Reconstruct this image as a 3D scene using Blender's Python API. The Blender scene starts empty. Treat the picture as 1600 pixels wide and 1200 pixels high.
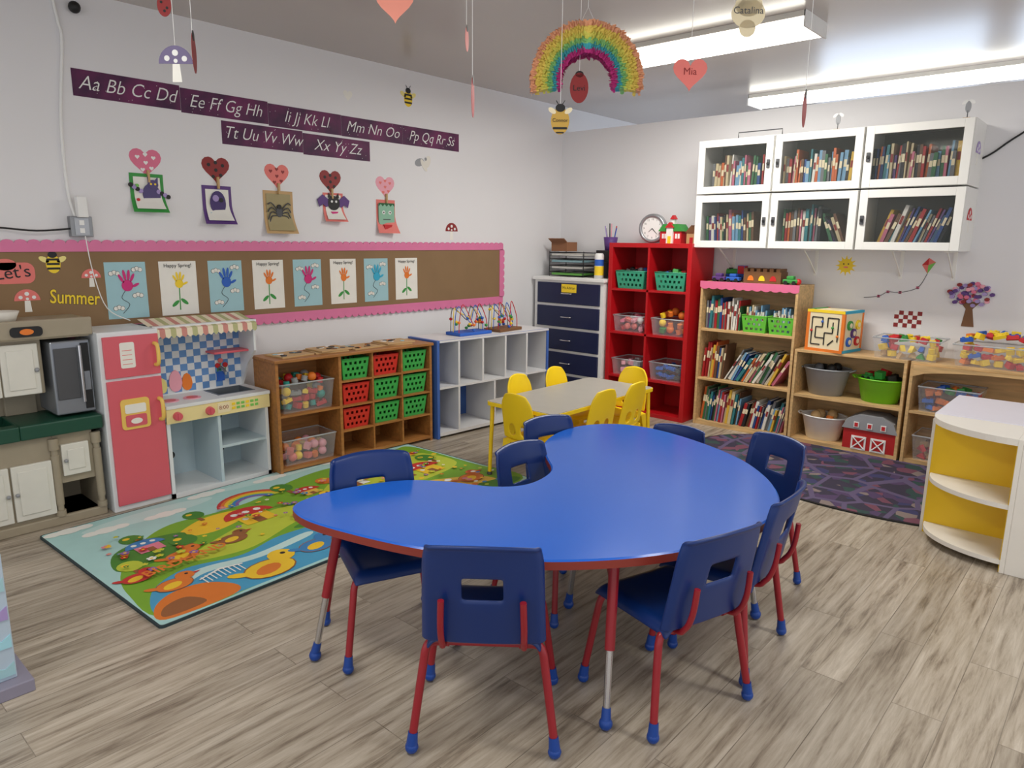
import bpy, bmesh, math, random
from mathutils import Matrix, Vector
random.seed(7)
S=bpy.context.scene
COL=bpy.context.collection
try: S.view_settings.view_transform='Standard'
except Exception: pass

# ---------------------------------------------------------------- materials
def lin(c):
    c=c/255.0
    return c/12.92 if c<=0.04045 else ((c+0.055)/1.055)**2.4
_m={}
def M(name,rgb=(200,200,200),rough=0.5,metal=0.0,alpha=1.0,emis=0.0,noise=0.06,nscale=12.0,coat=0.0,bump=0.0):
    if name in _m: return _m[name]
    m=bpy.data.materials.new(name); m.use_nodes=True
    nt=m.node_tree; b=nt.nodes['Principled BSDF']
    col=(lin(rgb[0]),lin(rgb[1]),lin(rgb[2]),1)
    b.inputs['Base Color'].default_value=col
    b.inputs['Roughness'].default_value=rough
    b.inputs['Metallic'].default_value=metal
    if coat: b.inputs['Coat Weight'].default_value=coat
    if alpha<1:
        b.inputs['Alpha'].default_value=alpha
    if emis:
        b.inputs['Emission Color'].default_value=col; b.inputs['Emission Strength'].default_value=emis
    if noise or bump:
        tc=nt.nodes.new('ShaderNodeTexCoord'); n=nt.nodes.new('ShaderNodeTexNoise')
        n.inputs['Scale'].default_value=nscale; n.inputs['Detail'].default_value=3
        nt.links.new(tc.outputs['Object'],n.inputs['Vector'])
        if noise:
            r=nt.nodes.new('ShaderNodeValToRGB')
            k0=1-noise; k1=1+noise
            r.color_ramp.elements[0].color=(min(col[0]*k0,1),min(col[1]*k0,1),min(col[2]*k0,1),1)
            r.color_ramp.elements[1].color=(min(col[0]*k1,1),min(col[1]*k1,1),min(col[2]*k1,1),1)
            nt.links.new(n.outputs['Fac'],r.inputs['Fac']); nt.links.new(r.outputs['Color'],b.inputs['Base Color'])
        if bump:
            bp=nt.nodes.new('ShaderNodeBump'); bp.inputs['Strength'].default_value=bump; bp.inputs['Distance'].default_value=0.01
            nt.links.new(n.outputs['Fac'],bp.inputs['Height']); nt.links.new(bp.outputs['Normal'],b.inputs['Normal'])
    _m[name]=m; return m
def woodmat(name,rgb,sc=(1.5,14,14),rough=0.45,amt=0.22):
    if name in _m: return _m[name]
    m=bpy.data.materials.new(name); m.use_nodes=True; nt=m.node_tree; b=nt.nodes['Principled BSDF']
    tc=nt.nodes.new('ShaderNodeTexCoord'); mp=nt.nodes.new('ShaderNodeMapping'); mp.inputs['Scale'].default_value=sc
    n=nt.nodes.new('ShaderNodeTexNoise'); n.inputs['Scale'].default_value=3; n.inputs['Detail'].default_value=5
    r=nt.nodes.new('ShaderNodeValToRGB'); c=[lin(v) for v in rgb]
    r.color_ramp.elements[0].position=0.3; r.color_ramp.elements[1].position=0.7
    r.color_ramp.elements[0].color=(c[0]*(1-amt),c[1]*(1-amt),c[2]*(1-amt),1)
    r.color_ramp.elements[1].color=(min(1,c[0]*(1+amt)),min(1,c[1]*(1+amt)),min(1,c[2]*(1+amt)),1)
    nt.links.new(tc.outputs['Object'],mp.inputs['Vector']); nt.links.new(mp.outputs[0],n.inputs['Vector'])
    nt.links.new(n.outputs['Fac'],r.inputs['Fac']); nt.links.new(r.outputs[0],b.inputs['Base Color'])
    b.inputs['Roughness'].default_value=rough
    _m[name]=m; return m
def C(key):
    t={'white':(236,236,234),'offwhite':(226,222,212),'paper':(236,234,226),'black':(22,22,24),'grey':(150,152,156),'dgrey':(75,76,80),
       'red':(195,32,38),'dred':(140,36,36),'pink':(222,115,145),'lpink':(235,165,180),'coral':(228,120,112),'peach':(240,150,130),'orange':(232,125,42),
       'yellow':(244,210,45),'lyellow':(240,226,140),'green':(55,150,65),'lgreen':(120,195,90),'lime':(150,205,60),'dgreen':(30,95,55),'teal':(40,150,142),
       'blue':(38,95,190),'lblue':(160,200,208),'sky':(160,212,226),'navy':(28,38,80),'purple':(90,55,125),'lilac':(165,145,198),'brown':(118,80,48),
       'tan':(195,160,110),'cream':(236,222,186),'magenta':(205,40,120),'cyan':(50,170,205)}
    return M('paint_'+key,t[key],0.55)
def glass(name,tint=(235,240,240),alpha=0.14,rough=0.04):
    return M(name,tint,rough,alpha=alpha,noise=0)

# ---------------------------------------------------------------- mesh builder
_tx={}
def textdata(body,shear=0.0,bold=0.0):
    k=(body,shear,bold)
    if k in _tx: return _tx[k]
    cu=bpy.data.curves.new('tmp_text','FONT'); cu.body=body; cu.size=1; cu.shear=shear; cu.align_x='CENTER'; cu.resolution_u=3; cu.offset=bold
    o=bpy.data.objects.new('tmp_text',cu); COL.objects.link(o)
    dg=bpy.context.evaluated_depsgraph_get(); dg.update()
    me=bpy.data.meshes.new_from_object(o.evaluated_get(dg))
    d=([v.co.copy() for v in me.vertices],[tuple(p.vertices) for p in me.polygons])
    bpy.data.objects.remove(o); bpy.data.curves.remove(cu); bpy.data.meshes.remove(me)
    _tx[k]=d; return d
class B:
    def __init__(s): s.bm=bmesh.new(); s.mats=[]
    def mi(s,m):
        if m not in s.mats: s.mats.append(m)
        return s.mats.index(m)
    def faces(s,vs,fs,m,smooth=False):
        V=[s.bm.verts.new(v) for v in vs]; i=s.mi(m); out=[]
        for f in fs:
            try:
                F=s.bm.faces.new([V[k] for k in f]); F.material_index=i; F.smooth=smooth; out.append(F)
            except ValueError: pass
        return out
    def box(s,x0,y0,z0,x1,y1,z1,m,bev=0):
        vs=[(x0,y0,z0),(x1,y0,z0),(x1,y1,z0),(x0,y1,z0),(x0,y0,z1),(x1,y0,z1),(x1,y1,z1),(x0,y1,z1)]
        F=s.faces(vs,[(0,3,2,1),(4,5,6,7),(0,1,5,4),(1,2,6,5),(2,3,7,6),(3,0,4,7)],m)
        if bev:
            E=list({e for f in F for e in f.edges})
            bmesh.ops.bevel(s.bm,geom=E,offset=bev,segments=2,affect='EDGES',profile=0.5)
        return s
    def hexa(s,vs,m):
        s.faces(vs,[(0,3,2,1),(4,5,6,7),(0,1,5,4),(1,2,6,5),(2,3,7,6),(3,0,4,7)],m); return s
    def cyl(s,p0,p1,r0,r1=None,m=None,seg=14,caps=True):
        if r1 is None: r1=r0
        p0=Vector(p0);p1=Vector(p1);d=(p1-p0).normalized()
        a=d.orthogonal().normalized(); b=d.cross(a)
        vs=[]
        for p,r in((p0,r0),(p1,r1)):
            for i in range(seg):
                t=2*math.pi*i/seg; vs.append(p+a*(r*math.cos(t))+b*(r*math.sin(t)))
        s.faces(vs,[(i,(i+1)%seg,seg+(i+1)%seg,seg+i) for i in range(seg)],m,True)
        if caps:
            s.faces(vs[:seg],[tuple(reversed(range(seg)))],m); s.faces(vs[seg:],[tuple(range(seg))],m)
        return s
    def tube(s,pts,r,m,seg=10,sub=6,closed=False,r1=None):
        P=[Vector(p) for p in pts]
        if sub>1 and len(P)>2: P=crom(P,sub,closed)
        n=len(P); rings=[]; a=None
        for i in range(n):
            if closed: d=(P[(i+1)%n]-P[i-1]).normalized()
            else: d=(P[min(i+1,n-1)]-P[max(i-1,0)]).normalized()
            if a is None: a=d.orthogonal().normalized()
            a=(a-d*a.dot(d)).normalized(); b=d.cross(a)
            rr=r if r1 is None else r+(r1-r)*i/(n-1)
            rings.append([P[i]+a*(rr*math.cos(2*math.pi*k/seg))+b*(rr*math.sin(2*math.pi*k/seg)) for k in range(seg)])
        vs=[v for R in rings for v in R]; fs=[]
        for i in range(n if closed else n-1):
            j=(i+1)%n
            for k in range(seg): fs.append((i*seg+k,i*seg+(k+1)%seg,j*seg+(k+1)%seg,j*seg+k))
        s.faces(vs,fs,m,True)
        if not closed:
            s.faces(rings[0],[tuple(reversed(range(seg)))],m); s.faces(rings[-1],[tuple(range(seg))],m)
        return s
    def ball(s,c,r,m,seg=12,rings=8):
        if not isinstance(r,(tuple,list)): r=(r,r,r)
        vs=[];fs=[]
        for j in range(rings+1):
            ph=math.pi*j/rings
            for i in range(seg):
                t=2*math.pi*i/seg; vs.append((c[0]+r[0]*math.sin(ph)*math.cos(t),c[1]+r[1]*math.sin(ph)*math.sin(t),c[2]-r[2]*math.cos(ph)))
        for j in range(rings):
            for i in range(seg): fs.append((j*seg+i,j*seg+(i+1)%seg,(j+1)*seg+(i+1)%seg,(j+1)*seg+i))
        F=s.faces(vs,fs,m,True); bmesh.ops.remove_doubles(s.bm,verts=list({v for f in F for v in f.verts}),dist=1e-6); return s
    def lathe(s,prof,c,m,seg=24,sx=1,sy=1):
        vs=[];fs=[];n=len(prof)
        for r,z in prof:
            for i in range(seg):
                t=2*math.pi*i/seg; vs.append((c[0]+sx*r*math.cos(t),c[1]+sy*r*math.sin(t),c[2]+z))
        for j in range(n-1):
            for i in range(seg): fs.append((j*seg+i,j*seg+(i+1)%seg,(j+1)*seg+(i+1)%seg,(j+1)*seg+i))
        s.faces(vs,fs,m,True); return s
    def prism(s,pts,d0,d1,m,plane='xz',side=None,smooth=False):
        def q(p,d): return (p[0],d,p[1]) if plane=='xz' else ((p[0],p[1],d) if plane=='xy' else (d,p[0],p[1]))
        n=len(pts); A=[q(p,d0) for p in pts]; Z=[q(p,d1) for p in pts]
        s.faces(A,[tuple(range(n))],m); s.faces(Z,[tuple(reversed(range(n)))],m)
        s.faces(A+Z,[(i,(i+1)%n,n+(i+1)%n,n+i) for i in range(n)],side or m,smooth); return s
    def card(s,pts,lvl,m,t=0.0012):
        return s.prism(pts,-(lvl+1)*t,-lvl*t if lvl else 0.0,m)
    def flat(s,pts,z,m): s.faces([(p[0],p[1],z) for p in pts],[tuple(range(len(pts)))],m); return s
    def text(s,body,size,x,z,y,m,shear=0.0,bold=0.0,rot=0.0,plane='xz',d=0,sx=1.0):
        vs,fs=textdata(body,shear,bold); c,sn=math.cos(rot),math.sin(rot); out=[]
        for v in vs:
            vx=v.x*sx
            a=(vx*c-v.y*sn)*size+x; b=(vx*sn+v.y*c)*size+z
            out.append((a,y,b) if plane=='xz' else ((a,b,y) if plane=='xy' else (y,a,b)))
        s.faces(out,fs,m); return s
    def obj(s,name,parent=None,loc=(0,0,0),rot=0,recalc=True):
        if recalc: bmesh.ops.recalc_face_normals(s.bm,faces=s.bm.faces[:])
        me=bpy.data.meshes.new(name); s.bm.to_mesh(me); s.bm.free()
        for m in s.mats: me.materials.append(m)
        o=bpy.data.objects.new(name,me); COL.objects.link(o)
        o.location=loc; o.rotation_euler=(0,0,math.radians(rot))
        if parent: o.parent=parent
        return o
def crom(P,sub,closed=False):
    n=len(P); out=[]
    rng=range(n) if closed else range(n-1)
    for i in rng:
        if closed: a,b,c,d=P[i-1],P[i],P[(i+1)%n],P[(i+2)%n]
        else: a,b,c,d=P[max(i-1,0)],P[i],P[i+1],P[min(i+2,n-1)]
        for k in range(sub):
            t=k/sub
            out.append(0.5*((2*b)+(c-a)*t+(2*a-5*b+4*c-d)*t*t+(3*b-a-3*c+d)*t**3))
    if not closed: out.append(P[-1])
    return out
def tag(o,label,cat,group=None):
    o['label']=label; o['category']=cat
    if group: o['group']=group
    return o
def thing(name,label,cat,loc=(0,0,0),rot=0,group=None):
    e=bpy.data.objects.new(name,None); e.empty_display_size=0.05; COL.objects.link(e)
    e.location=loc; e.rotation_euler=(0,0,math.radians(rot)); return tag(e,label,cat,group)
def clone(o,parent=None):
    c=o.copy(); COL.objects.link(c)
    if parent: c.parent=parent
    for ch in list(o.children): clone(ch,c)
    return c
def place(src,loc,rot,label=None,group=None,sc=1.0):
    c=clone(src); c.location=loc; c.rotation_euler=(0,0,math.radians(rot)); c.scale=(sc,sc,sc)
    if label: c['label']=label
    if group: c['group']=group
    return c
def struct(b,name):
    o=b.obj(name); o['kind']='structure'; return o
# 2D shapes
def ell(cx,cz,rx,rz=None,n=22,a=0):
    rz=rx if rz is None else rz; ca,sa=math.cos(a),math.sin(a); o=[]
    for i in range(n):
        t=2*math.pi*i/n; x=rx*math.cos(t); z=rz*math.sin(t); o.append((cx+x*ca-z*sa,cz+x*sa+z*ca))
    return o
def rc(x0,z0,x1,z1): return [(x0,z0),(x1,z0),(x1,z1),(x0,z1)]
def heart(cx,cz,w,n=28,rot=0):
    o=[];s=w/32.0; ca,sa=math.cos(rot),math.sin(rot)
    for i in range(n):
        t=2*math.pi*i/n; x=16*math.sin(t)**3*s; z=(13*math.cos(t)-5*math.cos(2*t)-2*math.cos(3*t)-math.cos(4*t)+2)*s
        o.append((cx+x*ca-z*sa,cz+x*sa+z*ca))
    return o
def dome(cx,cz,rx,rz,n=14,a=0):
    ca,sa=math.cos(a),math.sin(a); o=[]
    for i in range(n+1):
        t=math.pi*i/n; x=rx*math.cos(t); z=rz*math.sin(t); o.append((cx+x*ca-z*sa,cz+x*sa+z*ca))
    return o
def rrect(x0,z0,x1,z1,r,n=5):
    o=[]
    for cx,cz,a0 in((x1-r,z1-r,0),(x0+r,z1-r,90),(x0+r,z0+r,180),(x1-r,z0+r,270)):
        for i in range(n+1):
            t=math.radians(a0+90*i/n); o.append((cx+r*math.cos(t),cz+r*math.sin(t)))
    return o
def hand(b,cx,cz,s,m,lvl):
    b.card(ell(cx,cz,0.42*s,0.45*s,14),lvl,m)
    for dx,dz,l,a in((-0.42,0.55,0.38,0.5),(-0.16,0.8,0.42,0.15),(0.14,0.8,0.42,-0.12),(0.4,0.6,0.36,-0.45),(0.62,0.02,0.3,-1.1)):
        b.card(ell(cx+dx*s,cz+dz*s,0.11*s,l*s,10,a),lvl,m)
# ---------------------------------------------------------------- camera
cam=bpy.data.objects.new('camera',bpy.data.cameras.new('camera')); COL.objects.link(cam)
R=Matrix.Rotation(math.radians(41.5),4,'Z')@Matrix.Rotation(math.radians(90-11.4),4,'X')@Matrix.Rotation(math.radians(0.6),4,'Z')
cam.matrix_world=Matrix.Translation((0,0,1.5))@R
cam.data.sensor_width=36; cam.data.lens=1112/1600*36; cam.data.clip_start=0.05
S.camera=cam
# ---------------------------------------------------------------- room
XW=-4.46; YW=5.75; ZC=2.77
def floor_mat():
    m=bpy.data.materials.new('plank_floor'); m.use_nodes=True; nt=m.node_tree; L=nt.links.new; b=nt.nodes['Principled BSDF']
    tc=nt.nodes.new('ShaderNodeTexCoord'); mp=nt.nodes.new('ShaderNodeMapping'); mp.inputs['Rotation'].default_value=(0,0,math.radians(90))
    L(tc.outputs['Object'],mp.inputs[0])
    br=nt.nodes.new('ShaderNodeTexBrick'); br.offset=0.37; br.inputs['Scale'].default_value=1; br.inputs['Brick Width'].default_value=1.22; br.inputs['Row Height'].default_value=0.15
    br.inputs['Mortar Size'].default_value=0.0016; br.inputs['Mortar Smooth'].default_value=0.3
    br.inputs['Color1'].default_value=(0.70,0.69,0.68,1); br.inputs['Color2'].default_value=(1,1,1,1); br.inputs['Mortar'].default_value=(0.33,0.31,0.29,1)
    L(mp.outputs[0],br.inputs['Vector'])
    add=nt.nodes.new('ShaderNodeVectorMath'); add.operation='MULTIPLY_ADD'; add.inputs[1].default_value=(3.0,9.0,5.0); L(br.outputs['Color'],add.inputs[0])
    mp2=nt.nodes.new('ShaderNodeMapping'); mp2.inputs['Scale'].default_value=(20,1.5,1); L(tc.outputs['Object'],mp2.inputs[0]); L(mp2.outputs[0],add.inputs[2])
    n1=nt.nodes.new('ShaderNodeTexNoise'); n1.inputs['Scale'].default_value=1.7; n1.inputs['Detail'].default_value=9; n1.inputs['Distortion'].default_value=0.35; n1.inputs['Roughness'].default_value=0.68
    L(add.outputs[0],n1.inputs['Vector'])
    r=nt.nodes.new('ShaderNodeValToRGB'); e=r.color_ramp.elements
    e[0].position=0.30; e[0].color=(lin(108),lin(94),lin(79),1); e[1].position=0.70; e[1].color=(lin(208),lin(198),lin(183),1)
    q=e.new(0.47); q.color=(lin(174),lin(162),lin(145),1)
    L(n1.outputs['Fac'],r.inputs[0])
    mx=nt.nodes.new('ShaderNodeMix'); mx.data_type='RGBA'; mx.blend_type='MULTIPLY'; mx.inputs[0].default_value=0.75
    L(r.outputs[0],mx.inputs[6]); L(br.outputs['Color'],mx.inputs[7]); L(mx.outputs[2],b.inputs['Base Color'])
    b.inputs['Roughness'].default_value=0.34
    bp=nt.nodes.new('ShaderNodeBump'); bp.inputs['Strength'].default_value=0.12; bp.inputs['Distance'].default_value=0.004
    L(n1.outputs['Fac'],bp.inputs['Height']); L(bp.outputs[0],b.inputs['Normal'])
    return m
WALL=M('wall_paint',(229,228,230),0.6,noise=0.02,nscale=2,bump=0.06)
CEIL=M('ceiling_gloss_paint',(190,183,178),0.24,noise=0.05,nscale=1.2,bump=0.06)
struct(B().box(XW-0.1,-2.5,-0.1,2.6,9.1,0,floor_mat()),'floor')
struct(B().box(XW-0.12,-2.5,0,XW,9.1,ZC,WALL),'wall_left')
struct(B().box(XW,YW,0,2.6,YW+0.12,2.53,WALL),'wall_back')
struct(B().box(XW,9.0,0,2.6,9.12,ZC,WALL),'wall_far')
for i,(xa,xb) in enumerate(((-3.2,-1.6),(-1.3,0.3),(0.6,2.0))):
    struct(B().box(xa,8.97,1.2,xb,8.995,2.35,M('daylight_window_pane',(215,232,255),0.3,emis=3.0,noise=0)),'window_%d'%(i+1))
struct(B().box(XW-0.12,-2.5,ZC,2.6,9.12,ZC+0.1,CEIL),'ceiling')
struct(B().box(XW,YW-0.012,0,2.6,YW,0.08,C('offwhite')),'baseboard_back')
struct(B().box(XW,-2.5,0,XW+0.012,YW-0.012,0.08,C('offwhite')),'baseboard_left')
# ---------------------------------------------------------------- lights
def fixture(x,y,L=1.36,wd=0.34,rot=0,es=6.0,label='white fluorescent ceiling light with wraparound diffuser',z=ZC):
    t=thing('ceiling_light',label,'light',(x,y,z),rot,'fluorescent ceiling lights')
    b=B(); b.box(-L/2,-wd/2,-0.03,L/2,wd/2,0,C('offwhite')); b.obj('housing',t)
    for s in(-1,1): B().box(s*L/2-0.006,-wd/2,-0.085,s*L/2+0.006,wd/2,0,C('white')).obj('end_cap',t)
    b=B(); em=M('lit_diffuser',(255,252,240),0.4,emis=es,noise=0)
    b.prism([(-wd/2+0.01,-0.03),(-wd/2+0.03,-0.08),(wd/2-0.03,-0.08),(wd/2-0.01,-0.03)],-L/2+.006,L/2-.006,em,plane='yz'); b.obj('diffuser',t)
    return t
fixture(-2.31,4.43)
fixture(-1.75,6.45,L=2.2,wd=0.3)
fixture(-1.6,0.4); fixture(0.6,2.4,L=1.36)  # extra fixtures out of view, added to help light the room
def area(x,y,z,sx,sy,p,rx=0,ry=0,rz=0,col=(1,1,1)):
    l=bpy.data.lights.new('area_lamp','AREA'); l.shape='RECTANGLE'; l.size=sx; l.size_y=sy; l.energy=p; l.color=col
    o=bpy.data.objects.new('area_lamp',l); COL.objects.link(o); o.location=(x,y,z); o.rotation_euler=(math.radians(rx),math.radians(ry),math.radians(rz))
area(-2.31,4.43,ZC-0.1,1.3,0.3,42,col=(1,0.97,0.91))
area(-1.6,0.4,ZC-0.1,1.3,0.3,22,col=(1,0.97,0.91))  # light from the added fixture out of view
area(0.6,2.4,ZC-0.1,1.3,0.3,20,col=(1,0.97,0.91))  # same for the other added, unseen fixture
area(-1.75,6.45,ZC-0.1,2.1,0.3,20)
w=bpy.data.worlds.new('daylight'); S.world=w; w.use_nodes=True
w.node_tree.nodes['Background'].inputs[0].default_value=(0.96,0.97,1.0,1); w.node_tree.nodes['Background'].inputs[1].default_value=1.08

# ---------------------------------------------------------------- kidney table
TBLUE=M('blue_laminate',(34,102,210),0.2,noise=0.05,nscale=3)
TEDGE=M('rust_red_edge_band',(142,52,40),0.4)
RED=M('red_powder_coat',(150,28,40),0.32,noise=0.03)
CHROME=M('chrome',(205,205,208),0.2,metal=1,noise=0)
CAPB=M('blue_glide_cap',(18,66,150),0.35)
out=[(-2.17,1.28),(-2.21,1.36),(-2.21,1.48),(-2.17,1.62),(-2.10,1.75),(-1.97,1.85),(-1.80,1.93),(-1.72,2.05),(-1.76,2.24),(-1.90,2.38),(-2.04,2.54),(-2.11,2.74),(-2.10,2.93),(-1.99,3.08),(-1.80,3.13),(-1.54,3.08),(-1.27,2.96),(-1.08,2.80),(-0.95,2.62),(-0.885,2.44),(-0.875,2.24),(-0.92,2.02),(-1.04,1.78),(-1.22,1.57),(-1.41,1.44),(-1.62,1.345),(-1.85,1.28),(-2.04,1.25)]
P2=[(p.x,p.y) for p in crom([Vector((a,c,0)) for a,c in out],5,True)]
cx=-1.5;cy=2.1
P2=[(x-cx,y-cy) for x,y in P2]
tb=thing('activity_table','blue kidney-shaped activity table with red edge and red legs','table',(cx,cy,0))
b=B()
n=len(P2)
def inset(P,k):
    o=[]
    for i,p in enumerate(P):
        a=P[i-1]; c=P[(i+1)%len(P)]; tx,ty=c[0]-a[0],c[1]-a[1]; l=math.hypot(tx,ty) or 1
        o.append((p[0]-ty/l*k*sgn,p[1]+tx/l*k*sgn))
    return o
area2=sum(P2[i][0]*P2[(i+1)%n][1]-P2[(i+1)%n][0]*P2[i][1] for i in range(n)); sgn=1 if area2>0 else -1
I=inset(P2,0.006)
T=[(p[0],p[1],0.562) for p in I]; U=[(p[0],p[1],0.557) for p in P2]; D=[(p[0],p[1],0.53) for p in P2]
b.faces(T,[tuple(range(n))],TBLUE)
b.faces(T+U,[(i,(i+1)%n,n+(i+1)%n,n+i) for i in range(n)],TBLUE,True)
b.faces(U+D,[(i,(i+1)%n,n+(i+1)%n,n+i) for i in range(n)],TEDGE,True)
b.faces(D,[tuple(range(n))],C('dgrey'))
b.obj('tabletop',tb)
for fx,fy,tx,ty in((-2.07,1.28,-2.0,1.36),(-1.08,1.68,-1.13,1.77),(-1.01,2.65,-1.08,2.6),(-1.96,2.9,-1.9,2.82),(-1.62,2.2,-1.56,2.2)):
    f=Vector((fx-cx,fy-cy,0.02)); t=Vector((tx-cx,ty-cy,0.53)); k=f.lerp(t,0.45)
    L=thing('leg','','',(0,0,0)); del L['label']; del L['category']; L.parent=tb
    B().cyl(t,k,0.0175,0.0165,RED).box(t.x-0.04,t.y-0.04,0.524,t.x+0.04,t.y+0.04,0.53,RED).obj('sleeve',L)
    B().cyl(k,f,0.012,0.012,CHROME).obj('insert',L)
    B().ball((f.x,f.y,0.022),(0.022,0.022,0.022),CAPB).cyl((f.x,f.y,0.03),f.lerp(t,0.1),0.017,0.014,CAPB).obj('glide',L)
# ---------------------------------------------------------------- blue chair
CB=M('blue_chair_plastic',(10,46,110),0.36,noise=0.04,nscale=6)
def shell(b,cols,rows,fn,skip,m):
    V=[[b.bm.verts.new(fn(u,v)) for u in cols] for v in rows]; i=b.mi(m)
    for r in range(len(rows)-1):
        for c in range(len(cols)-1):
            if (c,r) in skip: continue
            f=b.bm.faces.new([V[r][c],V[r][c+1],V[r+1][c+1],V[r+1][c]]); f.material_index=i; f.smooth=True
def mods(o,th=0.012,lv=2,off=0):
    s=o.modifiers.new('thickness','SOLIDIFY'); s.thickness=th; s.offset=off
    if lv:
        s=o.modifiers.new('smooth','SUBSURF'); s.levels=lv; s.render_levels=lv
    return o
def make_blue():
    ch=thing('classroom_chair','blue plastic stacking chair with red metal legs','chair',(0,0,0),0,'blue chairs around the kidney table')
    b=B()
    cols=[0,.05,.06,.2,.30,.335,.37,.5,.63,.665,.70,.8,.94,.95,1]; rows=[0,.02,.06,.2,.38,.46,.49,.56,.64,.67,.74,.86,.95,.97,1]
    def fb(u,v):
        w=0.355-0.025*v
        if v>0.93: w-=0.012
        uu=2*u-1; y=-0.165-0.055*v-0.03*(1-uu*uu)*(0.4+0.6*v)
        if u in(0,1): y+=0.014
        if v==1: y+=-0.012
        return (uu*w/2,y,0.352+0.306*v+0.014*(1-uu*uu)*v)
    sk={(c,r) for c in range(5,9) for r in range(5,9)}
    shell(b,cols,rows,fb,sk,CB)
    mods(b.obj('backrest',ch,recalc=False),0.013,1)
    b=B()
    cs=[0,.05,.16,.35,.5,.65,.84,.95,1]
    def fs(u,v):
        uu=2*u-1; vv=2*v-1; w=0.345-0.02*(1-v)
        z=0.362-0.012*(1-uu*uu)*(1-vv*vv)
        if u in(0,1) or v==1: z-=0.035
        if v==0: z-=0.012
        if v==1: z-=0.004
        return (uu*w/2,-0.17+0.345*v,z)
    shell(b,cs,cs,fs,set(),CB)
    mods(b.obj('seat',ch,recalc=False),0.013)
    b=B()
    for s in(-1,1):
        b.tube([(s*0.115,0.13,0.335),(s*0.115,-0.14,0.335),(s*0.115,-0.195,0.36),(s*0.115,-0.222,0.42),(s*0.112,-0.232,0.505)],0.0095,RED,8,5)
    b.cyl((-0.13,0.12,0.33),(0.13,0.12,0.33),0.009,None,RED,8); b.cyl((-0.13,-0.14,0.33),(0.13,-0.14,0.33),0.009,None,RED,8)
    b.obj('frame',ch)
    for s in(-1,1):
        for q in(-1,1):
            f=(s*0.208,q*0.178-0.004,0.035)
            L=B().tube([(s*0.10,q*0.135-0.005,0.33),(s*0.15,q*0.14,0.33),(s*0.168,q*0.145,0.31),(s*0.178,q*0.152,0.25),f],0.0125,RED,10,5).obj('leg',ch)
            B().ball((f[0],f[1],0.02),(0.02,0.02,0.02),CAPB).cyl((f[0],f[1],0.025),(f[0]-s*0.004,f[1]-q*0.003,0.066),0.0175,0.0145,CAPB).obj('foot_cap',L)
    return ch
src=make_blue()
def head(dx,dy): return math.degrees(math.atan2(dy,dx))-90
pos=[(-1.40,1.48,-.63,.77,1),(-1.05,1.98,-.95,.3,1),(-1.05,2.38,-.99,-.08,1),(-1.24,2.98,-.36,-.93,.94),(-1.67,3.0,.06,-1,.87),(-1.73,2.24,1,-.02,.95),(-1.95,2.66,.97,-.2,.95),(-2.0,1.57,.93,-.37,1)]
x,y,dx,dy,s_=pos[0]; src.location=(x,y,0); src.rotation_euler=(0,0,math.radians(head(dx,dy)))
for x,y,dx,dy,s_ in pos[1:]: place(src,(x,y,0),head(dx,dy),sc=s_)
src.scale=(1.02,1.0,1.035)
# ---------------------------------------------------------------- yellow set
YEL=M('yellow_chair_plastic',(248,212,28),0.38,noise=0.03)
GTOP=M('grey_laminate',(168,164,156),0.4)
yt=thing('activity_table','small rectangular grey-topped table with yellow edge','table',(-2.77,3.76,0))
b=B(); b.prism(rrect(-0.28,-0.57,0.28,0.57,0.04),0.475,0.498,YEL,'xy'); b.prism(rrect(-0.274,-0.564,0.274,0.564,0.036),0.498,0.501,GTOP,'xy'); b.obj('tabletop',yt)
for sx in(-1,1):
    for sy in(-1,1): B().cyl((sx*0.25,sy*0.53,0.475),(sx*0.26,sy*0.545,0.03),0.014,0.012,YEL).ball((sx*0.26,sy*0.545,0.018),0.018,C('dgrey')).obj('leg',yt)
def make_yellow():
    ch=thing('classroom_chair','bright yellow moulded plastic child chair','chair',(0,0,0),0,'yellow chairs around the small table')
    b=B(); cols=[0,.08,.22,.42,.58,.78,.92,1]; rows=[0,.08,.34,.55,.8,.94,1]
    def fb(u,v):
        uu=2*u-1; w=0.27-0.03*v-(0.08*max(0,v-0.8)/0.2)
        return (uu*w/2,-0.14-0.06*v-0.02*(1-uu*uu),0.30+0.29*v+0.015*(1-uu*uu)*v)
    shell(b,cols,rows,fb,{(2,1),(4,1)},YEL); mods(b.obj('backrest',ch,recalc=False),0.014)
    b=B(); cs=[0,.06,.3,.5,.7,.94,1]
    def fs(u,v):
        uu=2*u-1; z=0.305-0.01*(1-uu*uu)
        if u in(0,1) or v in(0,1): z-=0.03
        return (uu*0.14,-0.15+0.27*v,z)
    shell(b,cs,cs,fs,set(),YEL); mods(b.obj('seat',ch,recalc=False),0.013)
    for s in(-1,1):
        for q in(-1,1):
            b=B(); x0,y0=s*0.11,q*0.11-.01; x1,y1=s*0.145,q*0.145-.01; vs=[]
            for (x,y,z,a) in((x1,y1,0.0,0.013),(x0,y0,0.285,0.03)):
                vs+= [(x-a,y-a,z),(x+a,y-a,z),(x+a,y+a,z),(x-a,y+a,z)]
            b.hexa(vs,YEL); b.obj('leg',ch)
    return ch
ys=make_yellow()
yp=[(-2.75,3.34,0,1),(-2.63,3.65,-1,.1),(-2.62,3.98,-1,0),(-2.73,4.24,0,-1),(-2.95,4.03,1,0),(-2.95,3.62,1,0)]
x,y,dx,dy=yp[0]; ys.location=(x,y,0)
for x,y,dx,dy in yp[1:]: place(ys,(x,y,0),head(dx,dy))

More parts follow.
